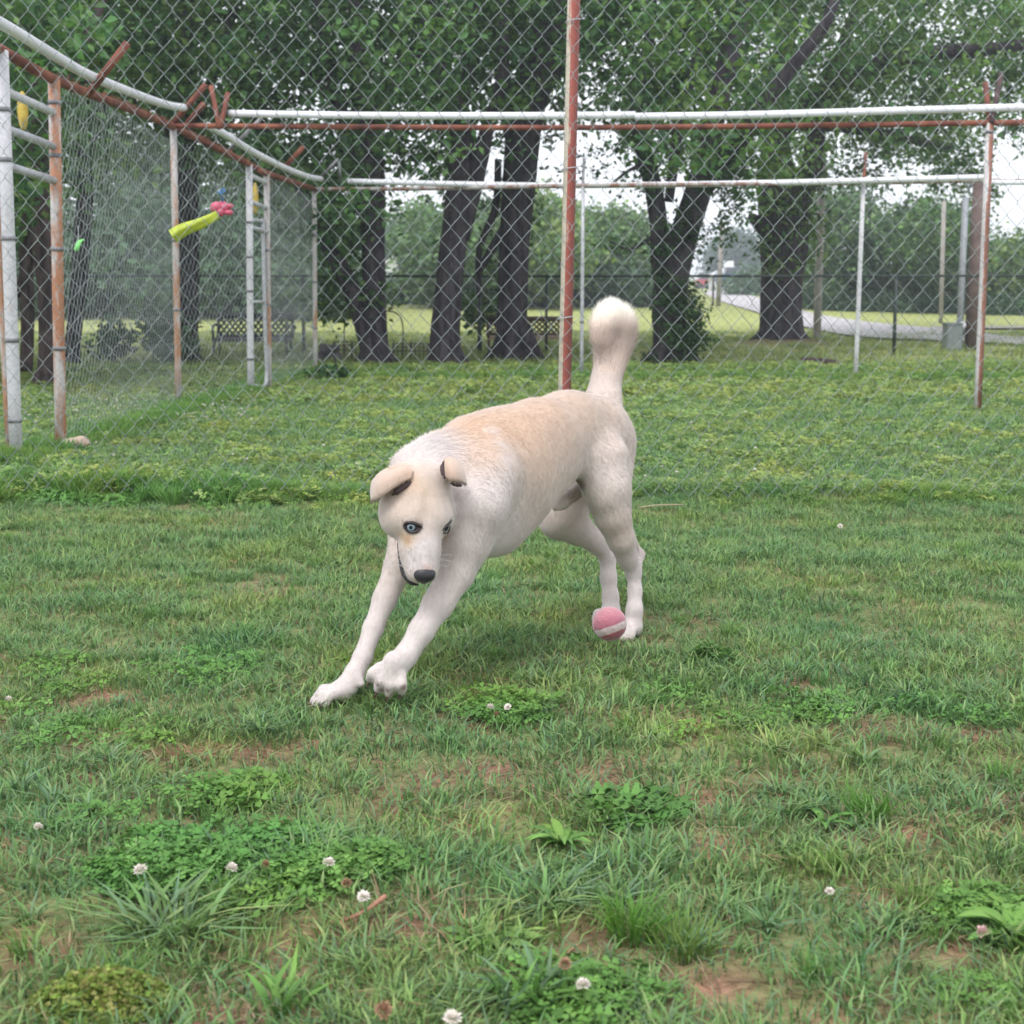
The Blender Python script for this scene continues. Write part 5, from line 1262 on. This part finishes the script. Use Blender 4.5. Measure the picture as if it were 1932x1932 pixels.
    FV = np.stack([P - sd * wd + Nn * .0002, P + sd * wd + Nn * .0002, P + dr * ln[:, None]], 1)[okm]
    ktail = (tw[okm] > .25) & (g.random(okm.sum()) < .55); hcol = cc[okm]; hN = Nn[okm]
    for nm_, sel, mt_, gain in (('fur', tw[okm] <= .25, m, 1.04), ('tail_fur', ktail, mf, 1.4)):
      fm = mesh_np(nm_, FV[sel].reshape(-1, 3), np.arange(int(sel.sum()) * 3).reshape(-1, 3)); vcol(fm, np.repeat(np.minimum(hcol[sel] * gain, .92), 3, 0)); fm.normals_split_custom_set_from_vertices(np.repeat(hN[sel], 3, 0).tolist()); fo = add(nm_, fm, mt_, root); fo['kind'] = 'stuff'
    # eyes
    def mt(nm, colr, ro=.2, sp=.5):
        q, n2, l2, b2 = mat(nm); b2.inputs['Base Color'].default_value = (*colr, 1); b2.inputs['Roughness'].default_value = ro; b2.inputs['Specular IOR Level'].default_value = sp; return q
    IV3, IF3 = ico(3)
    mi, mp, mw = mt('pale_blue_iris', (0.20, 0.26, 0.32), .15), mt('pupil', (.008, .008, .010), .05), mt('eye_rim', (.02, .014, .014), .3)
    mb_ = mt('brown_iris', (.022, .010, .007), .1)
    def eye(px, py, r, iris, look, pup=0.26):
        h, nn = hit(px, py)
        if h is None: return
        ce = h - nn * r * 0.80; dirc = nn * .45 + np.array(look, float) * .55; dirc /= np.linalg.norm(dirc)
        def ball(scale, mtl, name, cap=None):
            v = IV3 * r * scale
            q = MB(); q.put(v + ce, IF3); 
            me_ = q.mesh(name)
            return add(name, me_, mtl, root)
        eb = ball(1.0, mw, 'eyeball')
        # iris and pupil as shallow domes on the ball
        def dome(ang, scale, mtl, name):
            w = basis(dirc); V_ = [ce + dirc * r * scale]
            for ring in (0.5, 1.0):
                for k in range(16):
                    a = 6.283 * k / 16; th = ang * ring; V_.append(ce + (dirc * math.cos(th) + (w[0] * math.cos(a) + w[1] * math.sin(a)) * math.sin(th)) * r * scale)
            F_ = [(0, 1 + k, 1 + (k + 1) % 16) for k in range(16)]
            for k in range(16): F_ += [(1 + k, 17 + k, 17 + (k + 1) % 16), (1 + k, 17 + (k + 1) % 16, 1 + (k + 1) % 16)]
            add(name, mesh_np(name, np.array(V_), np.array(F_)), mtl, root)
        dome(0.60, 1.02, iris, 'iris'); dome(pup, 1.045, mp, 'pupil')
    def lidline(pts_, r0, m_, nm='eyelid'):
        P_ = []
        for (x_, y_) in pts_:
            h_, n_q = hit(x_, y_)
            if h_ is not None: P_.append(h_ + n_q * .0010)
        if len(P_) > 2:
            P_ = catmull(P_, 4); q = MB(); q.tube(P_, r0 * (0.35 + 0.65 * np.sin(np.linspace(0.15, 2.99, len(P_)))), 7); add(nm, q.mesh(nm), m_, root)
    lidline([(762, 990), (767, 986.5), (775, 985.5), (784, 988), (791, 991.5), (796, 995)], .0030, mw); lidline([(762, 991), (767, 999), (776, 1004), (785, 1003), (792, 996)], .0021, mw)
    lidline([(835, 1001), (839, 994), (845, 988), (851, 981)], .0022, mw); lidline([(836, 1004), (841, 1006), (846, 1001), (849, 992)], .0018, mw)
    tocam = -ray(790, 1000)
    eye(775.5, 996, .0125, mi, tocam / np.linalg.norm(tocam) + np.array([-.12, 0, -.02]))
    eye(843, 998, .0105, mb_, tocam / np.linalg.norm(tocam) + np.array([.1, 0, -.05]), .48)
    # nose leather
    nz = np.array([0, 0, 0.]); tipc = hp(0, .150, .001)
    nv = IV3 * np.array([.0205, .0180, .0170]); nv[:, 0] *= (1 + .18 * (IV3[:, 2])); nv[:, 2] *= 1 - .15 * np.abs(IV3[:, 0]) ** 2
    nv = nv - np.where((np.abs(np.abs(IV3[:, [0]]) - .45) < .22) & (IV3[:, [1]] > .3) & (np.abs(IV3[:, [2]] + .15) < .3), 1, 0) * np.array([0, .0035, 0])
    nv = nv @ Rm + tipc; mno, n9, l9, b9 = mat('nose_leather'); b9.inputs['Base Color'].default_value = (.018, .017, .022, 1); b9.inputs['Roughness'].default_value = .42
    t9 = noise_node(n9, l9, 900, 2); bump(n9, l9, b9, t9.outputs[0], .35, .001)
    add('nose', mesh_np('nose', nv, IF3), mno, root)
    # dark lip edge
    lip = MB(); lp = catmull([hp(-.0370, .078, -.028), hp(-.0360, .096, -.031), hp(-.0335, .116, -.034), hp(-.028, .137, -.035), hp(-.016, .152, -.034), hp(-.002, .157, -.032)], 5)
    lip.tube(lp, np.interp(np.linspace(0, 1, len(lp)), [0, .35, .6, .85, 1], [.0006, .0016, .0042, .0062, .0045]), 8); add('lip', lip.mesh('lip'), mt('dark_lip', (.022, .018, .022), .35), root)
    # whiskers
    mwk = mt('whisker', (.55, .52, .50), .5)
    for q_ in (-1, 1):
        for i_ in range(6):
            a0 = hp(q_ * (.024 + .003 * (i_ % 3)), .112 + .008 * (i_ // 2), -.012 - .004 * (i_ % 3)); dw = s_ * q_ * 1.0 - f * .25 + u * (.15 - .12 * i_) ; dw /= np.linalg.norm(dw)
            wk = MB(); wk.tube(catmull([a0, a0 + dw * .02, a0 + dw * .040 - np.array([0, 0, .006])], 3), np.linspace(.0004, .00015, 7), 4); add('whisker', wk.mesh('whisker'), mwk, root)
    # claws
    mc = mt('claw', (.13, .065, .055), .4)
    for (a, b_, t_, u_) in claws:
        q = MB(); q.tube(catmull([a, a * .5 + b_ * .5 + u_ * .0025, b_], 3), np.linspace(.0032, .0009, 7), 7); add('claw', q.mesh('claw'), mc, root)
    # ears as folded leather with a dark inside
    def ear(base_pts, fold_pts, name='ear'):
        """outer flap: rows of points from the root over the fold to the tip"""
        rows = [np.array(r_) for r_ in base_pts]; nR = len(rows); K = 10; V_ = []
        for r_ in rows: V_.append(catmull(r_, 3)[:K])
        V_ = np.array(V_); sm = []
        for j in range(K): sm.append(catmull(V_[:, j], 4))
        Gd = np.array(sm).transpose(1, 0, 2); a, b2_ = Gd.shape[:2]
        du = np.gradient(Gd, axis=0); dv = np.gradient(Gd, axis=1); nn = np.cross(du, dv); nn /= np.linalg.norm(nn, axis=2)[..., None] + 1e-9
        th = .0022; top = Gd + nn * th; bot = Gd - nn * th
        VV = np.vstack([top.reshape(-1, 3), bot.reshape(-1, 3)]); o = a * b2_; FF = []
        for i in range(a - 1):
            for j in range(b2_ - 1):
                q = i * b2_ + j; FF.append((q, q + 1, q + b2_ + 1, q + b2_)); FF.append((o + q, o + q + b2_, o + q + b2_ + 1, o + q + 1))
        def edge(ix): 
            for p_, q_ in zip(ix[:-1], ix[1:]): FF.append((p_, o + p_, o + q_, q_))
        edge([j for j in range(b2_)]); edge([(a - 1) * b2_ + j for j in range(b2_)][::-1]); edge([i * b2_ for i in range(a)][::-1]); edge([i * b2_ + b2_ - 1 for i in range(a)])
        return VV, np.array(FF)
    ecol = (0.47, 0.335, 0.255)
    def put_ear(rows, cols=(ecol, (0.48, 0.385, 0.335))):
        VV, FF = ear(rows, None); me_ = mesh_np('ear', VV, FF); h = len(VV) // 2
        gx = np.linspace(0, 1, h)[:, None]; cl = np.array(cols[0]) * (1 - gx) + np.array(cols[1]) * gx; cl = np.vstack([cl, cl]); vcol(me_, cl); eo = add('ear', me_, m, root)
        g2 = np.random.default_rng(len(VV)); ne = 3200; fi2 = g2.integers(0, len(FF), ne); Q = VV[FF[fi2]]; w5 = g2.dirichlet((1, 1, 1, 1), ne); P2 = (Q * w5[..., None]).sum(1)
        n2_ = np.cross(Q[:, 2] - Q[:, 0], Q[:, 3] - Q[:, 1]); n2_ /= np.linalg.norm(n2_, axis=1)[:, None] + 1e-9; d2 = np.array([0, -.2, -1.0]) + n2_ * .35 + g2.normal(0, .25, (ne, 3)); d2 /= np.linalg.norm(d2, axis=1)[:, None]
        s2 = np.cross(d2, n2_); s2 /= np.linalg.norm(s2, axis=1)[:, None] + 1e-9; H2 = np.stack([P2 - s2 * .0005, P2 + s2 * .0005, P2 + d2 * g2.uniform(.003, .007, (ne, 1))], 1)
        em = mesh_np('ear_fur', H2.reshape(-1, 3), np.arange(ne * 3).reshape(-1, 3)); vcol(em, np.repeat(cl[FF[fi2, 0]] * g2.uniform(.9, 1.1, (ne, 1)), 3, 0)); em.normals_split_custom_set_from_vertices(np.repeat(n2_, 3, 0).tolist())
        ef = add('ear_fur', em, mf, root); ef['kind'] = 'stuff'
    def EP(x, y, dd): return A(x, y, 2.865 + dd)
    # dog's right ear (left in the picture): out to the side, then folded down and forward
    put_ear([[EP(788, 892, .004), EP(784, 886, -.014), EP(779, 892, -.040), EP(776, 903, -.052)],
             [EP(768, 884, .000), EP(765, 878, -.020), EP(760, 890, -.058), EP(756, 912, -.066)],
             [EP(745, 886, .000), EP(742, 881, -.024), EP(736, 898, -.068), EP(733, 928, -.072)],
             [EP(722, 896, .004), EP(719, 891, -.022), EP(714, 910, -.062), EP(713, 942, -.064)],
             [EP(706, 910, .008), EP(703, 908, -.008), EP(700, 924, -.034), EP(701, 946, -.046)]])
    # dog's left ear (right in the picture)
    put_ear([[EP(838, 872, -.018), EP(839, 867, -.034), EP(840, 880, -.056), EP(842, 900, -.064)],
             [EP(848, 868, -.014), EP(849, 864, -.034), EP(850, 882, -.070), EP(852, 907, -.074)],
             [EP(860, 873, -.006), EP(862, 870, -.026), EP(863, 888, -.064), EP(864, 908, -.068)],
             [EP(869, 884, .004), EP(871, 882, -.012), EP(872, 896, -.044), EP(873, 911, -.050)],
             [EP(874, 896, .014), EP(876, 897, .004), EP(878, 906, -.016), EP(879, 914, -.024)]])
    md = mt('inner_ear', (.06, .035, .035), .8)
    def inner(pts, r, nm='inner_ear'):
        q = MB(); q.tube(catmull(pts, 4), r, 8); add(nm, q.mesh(nm), md, root)
    inner([EP(779, 901, -.038), EP(768, 913, -.050), EP(754, 923, -.056), EP(740, 934, -.056)], [.004] * 3 + [.0062] * 4 + [.006] * 4 + [.002] * 2)
    inner([EP(837, 872, -.030), EP(836, 886, -.040), EP(840, 902, -.050)], [.003] * 2 + [.0055] * 5 + [.003] * 2)
    inner([EP(850, 911, -.062), EP(860, 913, -.062), EP(870, 916, -.052)], [.003] * 2 + [.0048] * 5 + [.003] * 2)
    return root
build_dog()

# ------------------------------------------------------------------ ball, toys, stone, stick, flowers and weeds
IVb, IFb = ico(4)
bc = at(1150, 1177, 3.16); rb = 0.0355
m, n, l, b = mat('pink_and_white_ball')
co = n.new('ShaderNodeTexCoord'); mp = n.new('ShaderNodeMapping'); mp.inputs['Rotation'].default_value = (R(8), R(20), 0); l.new(co.outputs['Object'], mp.inputs[0])
sx = n.new('ShaderNodeSeparateXYZ'); l.new(mp.outputs[0], sx.inputs[0])
ns = noise_node(n, l, 60, 4, vec=co.outputs['Object'])
ad = n.new('ShaderNodeMath'); ad.operation = 'MULTIPLY_ADD'; ad.inputs[1].default_value = 0.004; l.new(ns.outputs[0], ad.inputs[0]); l.new(sx.outputs['Z'], ad.inputs[2])
mr = n.new('ShaderNodeMapRange'); mr.inputs['From Min'].default_value = -rb; mr.inputs['From Max'].default_value = rb; l.new(ad.outputs[0], mr.inputs[0])
rp = ramp(n, l, mr.outputs[0], [(0.0, (0.20, 0.035, 0.045)), (0.27, (0.27, 0.06, 0.075)), (0.30, (0.42, 0.33, 0.32)), (0.48, (0.46, 0.37, 0.36)), (0.51, (0.29, 0.085, 0.12)), (0.75, (0.38, 0.135, 0.17)), (1.0, (0.42, 0.18, 0.21))])
l.new(rp.outputs[0], b.inputs['Base Color']); b.inputs['Roughness'].default_value = 0.9; b.inputs['Sheen Weight'].default_value = 0.4; bump(n, l, b, ns.outputs[0], 0.9, 0.006)
me = mesh_np('toy_ball', IVb * rb, IFb); o = add('toy_ball', me, m); o.location = tuple(bc)
tag(o, 'worn pink ball with a white band bouncing beside the dog hind paws', 'ball')

def mt2(nm, c, ro=.6, v=0.25, sc=40): return simple(nm, [(0.3, tuple(x * (1 - v) for x in c)), (0.7, tuple(x * (1 + v) for x in c))], sc, ro, bmp=.3)
M['toygreen'] = mt2('yellow_green_rubber', (.36, .43, .03), .5); M['toypink'] = mt2('pink_rubber', (.50, .09, .15), .35, .2); M['cordblue'] = mt2('blue_cord', (.05, .17, .36), .7); M['toylime'] = mt2('lime_plastic', (.25, .75, .22), .5, .1); M['dark'] = mt2('hollow_shade', (.02, .02, .012), .8)
toy = empty('tug_toy', tuple(at(420, 392, 5.92)), 'yellow-green tube toy with pink knot hanging by a blue cord from the near mesh', 'dog toy')
dt = 5.93; tg_ = catmull([at(326, 446, dt), at(345, 434, dt), at(372, 424, dt), at(395, 414, dt), at(412, 404, dt)], 6)
q = MB(); V, F = tube(tg_, .0225, 16, caps=False); 
for i in range(len(tg_)):
    for k in range(16):
        j = i * 16 + k; V[j] = tg_[i] + (V[j] - tg_[i]) * (1 + .16 * math.cos(4 * 6.283 * k / 16 + i * .12)) * (1.08 - .012 * i)
q.put(V, F); q.obj('tube', M['toygreen'], toy)
dirv = (tg_[1] - tg_[0]) / np.linalg.norm(tg_[1] - tg_[0]); q = MB(); q.tube([tg_[0] + dirv * .002, tg_[0] + dirv * .004], .0205, 14); q.obj('opening', M['dark'], toy)  # dark disc set in the tube end to stand for its shaded hollow
for (x, y, r, sc) in ((409, 391, .023, (1.15, 1, .95)), (416, 400, .019, (1, 1, 1)), (423, 391, .017, (1.2, 1, 1.1)), (432, 389, .016, (1.1, 1, .7)), (431, 401, .017, (1.1, 1, .7)), (420, 383, .011, (1.2, 1, .8))):
    q = MB(); q.put(ico(2)[0] * r * np.array(sc) + at(x, y, dt), ico(2)[1]); q.obj('knot', M['toypink'], toy)
q = MB(); q.tube(catmull([at(420, 384, dt), at(419, 372, 5.9), at(417, 362, 5.87)], 3), .0035, 6); q.obj('cord', M['cordblue'], toy)
q = MB(); q.tube(catmull([at(411, 362, 5.86), at(417, 366, 5.85), at(424, 360, 5.86), at(419, 357, 5.87), at(413, 366, 5.86)], 3), .0032, 6); q.obj('bow', M['cordblue'], toy)
t2 = empty('hanging_tag', tuple(at(148, 463, 8.1)), 'small lime green plastic piece hanging on a string at the left mesh', 'dog toy')
q = MB(); q.tube(catmull([at(143, 472, 8.1), at(147, 463, 8.09), at(151, 455, 8.1)], 3), [.012, .013, .013, .013, .012, .012, .010], 10); q.obj('tube', M['toylime'], t2)
q = MB(); q.tube([at(151, 455, 8.1), at(158, 452, 8.1)], .006, 6); q.obj('end_loop', M['toylime'], t2)
q = MB(); q.tube([at(149, 457, 8.1), at(147, 425, 8.1)], .002, 5); q.obj('string', M['steel'], t2)

M['palestone'] = simple('pale_limestone', [(0.3, (0.36, 0.25, 0.19)), (0.7, (0.56, 0.44, 0.36))], 14, .9, bmp=.5)
g0 = gnd(148, 849); v = ico(3)[0] * np.array([.066, .06, .034]) * (1 + .12 * np.sin(ico(3)[0][:, [0]] * 5) + .10 * np.cos(ico(3)[0][:, [1]] * 6)); q = MB(); q.put(v + g0 + [0, 0, .032], ico(3)[1])
tag(q.obj('stone', M['palestone']), 'flat pale stone lying at the foot of the orange-streaked gate post', 'stone')
M['twig'] = simple('reddish_twig', [(0.3, (0.22, 0.10, 0.06)), (0.7, (0.36, 0.19, 0.12))], 60, .8)
q = MB(); s0, s1, s2 = [gnd(x, y) + [0, 0, z] for x, y, z in ((645, 1748, .006), (690, 1742, .016), (728, 1728, .026))]; q.tube(catmull([s0, s1, s2], 5), np.linspace(.0022, .0034, 11), 7); tag(q.obj('twig', M['twig']), 'thin reddish twig lying on the grass right of the big clover patch', 'twig')
q = MB(); s0, s1, s2 = [gnd(x, y) + [0, 0, z] for x, y, z in ((1205, 974, .03), (1240, 972, .035), (1290, 968, .03))]; q.tube(catmull([s0, s1, s2], 5), .0028, 6); tag(q.obj('twig', simple('dry_stem', [(0.3, (.25, .22, .13)), (0.7, (.36, .30, .19))], 30, .8)), 'pale dry stem lying in the grass under the near fence, right of the dog', 'twig')

# white clover flowers
M['petal'] = mt2('white_petals', (.72, .66, .60), .8, .12); M['petal_old'] = mt2('withered_petals', (.34, .20, .12), .9); M['petal_pink'] = mt2('pinkish_petals', (.62, .42, .40), .8); M['stemgreen'] = mt2('green_stem', (.08, .15, .03), .6)
def flower_mesh(seed, droop=.3):
    g = np.random.default_rng(seed); V = []; F = []
    for i in range(46):
        th = math.acos(1 - 1.55 * (i + .5) / 46); ph = i * 2.39996; d = np.array([math.sin(th) * math.cos(ph), math.sin(th) * math.sin(ph), math.cos(th)])
        a, b_ = basis(d); r0, r1 = .003, .0078 * g.uniform(.85, 1.15); c0 = len(V); tip = d * r1 + np.array([0, 0, .0012])
        V += [d * r0 + a * .0009, d * r0 - a * .0009, (d * (r0 + r1) / 2 + a * .0018 + b_ * .0008), (d * (r0 + r1) / 2 - a * .0018 + b_ * .0008), tip]
        F += [(c0, c0 + 1, c0 + 3), (c0, c0 + 3, c0 + 2), (c0 + 2, c0 + 3, c0 + 4)]
    return mesh_np('flower_head', np.array(V), np.array(F), False)
heads = [flower_mesh(i) for i in range(3)]
pd = {k: bpy.data.meshes.new_from_object(bpy.data.objects.new('tmp_' + k, heads[0])) for k in ()}
FL = [(265, 1642, 'p', 1.25, 'white clover flower at the left end of the big clover patch'), (437, 1638, 'p', 1.1, 'white clover flower in the middle of the big clover patch'), (620, 1628, 'p', 1.15, 'tall white clover flower at the right end of the big clover patch'),
      (686, 1692, 'p', 1.1, 'white clover flower just above the reddish twig'), (655, 1668, 'o', 1.0, 'withered brown clover flower between two white ones above the reddish twig'), (1100, 1858, 'p', 1.15, 'white clover flower near the lower middle, right of the brown one'),
      (854, 1922, 'p', 1.3, 'white clover flower cut by the bottom edge'), (722, 1908, 'o', 1.3, 'withered brown clover flower near the bottom edge'), (1066, 1820, 'o', 1.0, 'half withered clover flower standing above the lower white one'), (1855, 1760, 'k', 1.1, 'pinkish clover flower at the far right edge of the grass'),
      (925, 1334, 'p', 1.0, 'left white clover flower of the pair on the patch below the dog'), (958, 1334, 'p', .9, 'right white clover flower of the pair on the patch below the dog'), (72, 1560, 'p', .9, 'small white clover flower near the left edge beside the bare patch'), (1585, 993, 'p', 1.2, 'lone white clover flower under the fence line at the right'),
      (1565, 1682, 'p', .8, 'tiny white flower bud in the grass right of the bright tufts'), (16, 1320, 'p', 1.1, 'white clover flower at the left edge level with the front paws'), (500, 1632, 'o', .85, 'withered clover flower between the white ones in the big patch'), (938, 1348, 'o', .8, 'withered clover flower just under the pair below the dog')]
for i, (x, y, k, sc, lab) in enumerate(FL):
    hgt_ = .045 if y > 1400 else .05
    c = gnd(x, y, hgt_); z0 = float(height(c[0], c[1])); root = empty('clover_flower', (c[0], c[1], z0), lab, 'flower', 'clover flowers in the lawn')
    mm_h = heads[i % 3].copy(); mm_h.materials.clear(); mm_h.materials.append({'p': M['petal'], 'o': M['petal_old'], 'k': M['petal_pink']}[k])
    o = bpy.data.objects.new('flower_head', mm_h); COL.objects.link(o); o.parent = root; o.location = (0, 0, hgt_ - z0 + 0); o.scale = (sc, sc, sc * (.8 if k == 'p' else 1)); o.rotation_euler = (random.gauss(0.1, .2), random.gauss(0, .2), i)
    q = MB(); q.tube(catmull([c * [1, 1, 0] + [.006, .004, z0], c * [1, 1, 0] + [.003, .003, (z0 + hgt_) / 2], c], 3), .0009, 5); q.obj('stem', M['stemgreen'], root)

# individual weeds
def weed(name, lab, cat, px, py, vfc, scale=1.0, z=0.0):
    c = gnd(px, py); V = np.array([v for v in vfc[0]]) * scale; me = mesh_np(name, V, vfc[1]); vcol(me, vfc[2]); me.materials.append(M['grass']); o = bpy.data.objects.new(name, me); COL.objects.link(o); o.location = (c[0], c[1], float(height(c[0], c[1])) + z); tag(o, lab, cat); o.rotation_euler = (0, 0, random.random() * 6); return o
def rosette(nl, ln, w, seed, cols, up0=.35, up1=1.1, wav=.1):
    g = np.random.default_rng(seed); V = []; F = []; C = []
    for i in range(nl):
        a = 6.283 * i / nl * 2.4 + g.normal() * .3; el = g.uniform(up0, up1); L = ln * g.uniform(.65, 1.15); W = w * g.uniform(.75, 1.15); c = np.array(cols[g.integers(len(cols))]) * g.uniform(.8, 1.25); base = len(V); n = 7
        for k in range(n):
            t = k / (n - 1); e = el * (1 - .55 * t); r = L * t * math.cos(e); z = L * t * math.sin(e) * (1 - .25 * t * t) + .003; hw = W * .5 * (math.sin(math.pi * min(1, (t * .85 + .12))) ** .8) * (.2 if k == 0 else 1)
            if k == n - 1: hw = .0004
            px, py = math.cos(a), math.sin(a); wv = wav * hw * math.sin(k * 2.3 + i)
            V += [(px * r - py * hw, py * r + px * hw, z + hw * .35 + wv), (px * r, py * r, z), (px * r + py * hw, py * r - px * hw, z + hw * .35 - wv)]; C += [c, c * 1.25, c]
        for k in range(n - 1):
            b_ = base + 3 * k
            for q_ in (0, 1): F += [(b_ + q_, b_ + q_ + 1, b_ + q_ + 4), (b_ + q_, b_ + q_ + 4, b_ + q_ + 3)]
    return V, F, C
weed('plantain', 'broad-leaved green plantain plant in the middle of the foreground lawn', 'weed', 1060, 1598, rosette(26, .060, .013, 1, BC + [(0.07, .17, .04)], .5, 1.2))
weed('plantain', 'dark broad-leaved plantain at the right edge of the foreground', 'weed', 1915, 1770, rosette(24, .085, .022, 2, BC, .4, 1.2))
weed('plantain', 'small two-leaved seedling beside the bright tuft on the right', 'weed', 1555, 1560, rosette(7, .05, .012, 3, BC, .5, 1.1))
weed('plantain', 'low dandelion-like rosette left of the bright tufts near the bottom', 'weed', 925, 1780, rosette(14, .07, .017, 4, BC + GC, .15, .6, .5))
weed('grass_tuft', 'bright green grass tuft in a bare patch, lower right of centre', 'grass tuft', 1192, 1762, blade_tuft(120, .03, .04, .075, .0026, .7, [(.09, .22, .03), (.11, .25, .04)], 11, .7, 3))
weed('grass_tuft', 'pale yellow-green seeding grass tuft right of the brightest one', 'grass tuft', 1285, 1790, blade_tuft(130, .036, .03, .055, .0024, .9, [(.17, .24, .06), (.13, .22, .04)], 12, .7, 3))
weed('grass_tuft', 'bright green tuft beside a brown hollow at the right', 'grass tuft', 1640, 1550, blade_tuft(90, .03, .035, .06, .003, .8, [(.09, .20, .03), (.10, .22, .035)], 13, .7, 3))
weed('crab_grass', 'large sprawling grey-green crab grass left of the straw patch', 'grass tuft', 330, 1760, blade_tuft(90, .05, .05, .105, .0055, 1.25, BLUE + GC, 14, .4, 4, .35))
weed('crab_grass', 'sprawling grey-green crab grass in the foreground centre', 'grass tuft', 1020, 1700, blade_tuft(70, .04, .04, .08, .005, 1.25, BLUE + GC, 15, .4, 4, .35))
weed('crab_grass', 'broad-bladed grass clump at the bottom, right of the centre flower', 'grass tuft', 1000, 1890, blade_tuft(36, .03, .05, .08, .007, .9, BC + BLUE, 16, .4, 4, .2))
weed('crab_grass', 'broad green blades at the lower left of the centre, by the bottom edge', 'grass tuft', 530, 1890, blade_tuft(22, .03, .04, .07, .008, .9, BC, 17, .4, 4, .2))
def moss(n, rx, rz, seed, cols, s):
    g = np.random.default_rng(seed); V = []; F = []; C = []
    for i in range(n):
        a = g.random() * 6.283; r = math.sqrt(g.random()); x, y = r * math.cos(a) * rx, r * math.sin(a) * rx * .7; z = rz * (1 - r * r) * g.uniform(.5, 1.1) + .004; c = np.array(cols[g.integers(len(cols))]) * g.uniform(.7, 1.35)
        d = g.normal(0, 1, 3); d /= np.linalg.norm(d); e, f_ = basis(d); b_ = len(V); ss = s * g.uniform(.6, 1.4); p = np.array([x, y, z]); V += [p + e * ss, p + f_ * ss * .6, p - e * ss * .6, p - f_ * ss * .6]; F += [(b_, b_ + 1, b_ + 2), (b_, b_ + 2, b_ + 3)]; C += [c] * 4
    return V, F, C
o = weed('spurge', 'low yellow-green feathery weed cushion in the lower left corner', 'weed', 195, 1885, moss(3000, .082, .034, 5, [(.22, .29, .06), (.17, .26, .05), (.27, .27, .09)], .0042)); o.rotation_euler = (0, 0, 0)
o = weed('mallow', 'crinkled green creeping weed spreading right of the plantain', 'weed', 1195, 1535, clover_patch(120, .085, 19, .011, .03, ((.08, .19, .04), (.10, .22, .05))))
o = weed('mallow', 'small green leafy weed in the lawn below the ball', 'weed', 1345, 1250, clover_patch(70, .05, 20, .010, .03, ((.08, .18, .04), (.10, .20, .05))))



# ------------------------------------------------------------------ damp hazy air
q = MB(); q.box((0, 180, 5.5), (420, 400, 13.2)); hz = q.mesh('haze', False); ho = add('haze', hz); tag(ho, kind='stuff')
m = bpy.data.materials.new('hazy_air'); m.use_nodes = True; n = m.node_tree.nodes; n.clear()
pv = n.new('ShaderNodeVolumePrincipled'); pv.inputs['Color'].default_value = (0.86, 0.92, 1.0, 1); pv.inputs['Density'].default_value = 0.0019; pv.inputs['Anisotropy'].default_value = 0.2
ou = n.new('ShaderNodeOutputMaterial'); m.node_tree.links.new(pv.outputs[0], ou.inputs['Volume']); hz.materials.append(m)
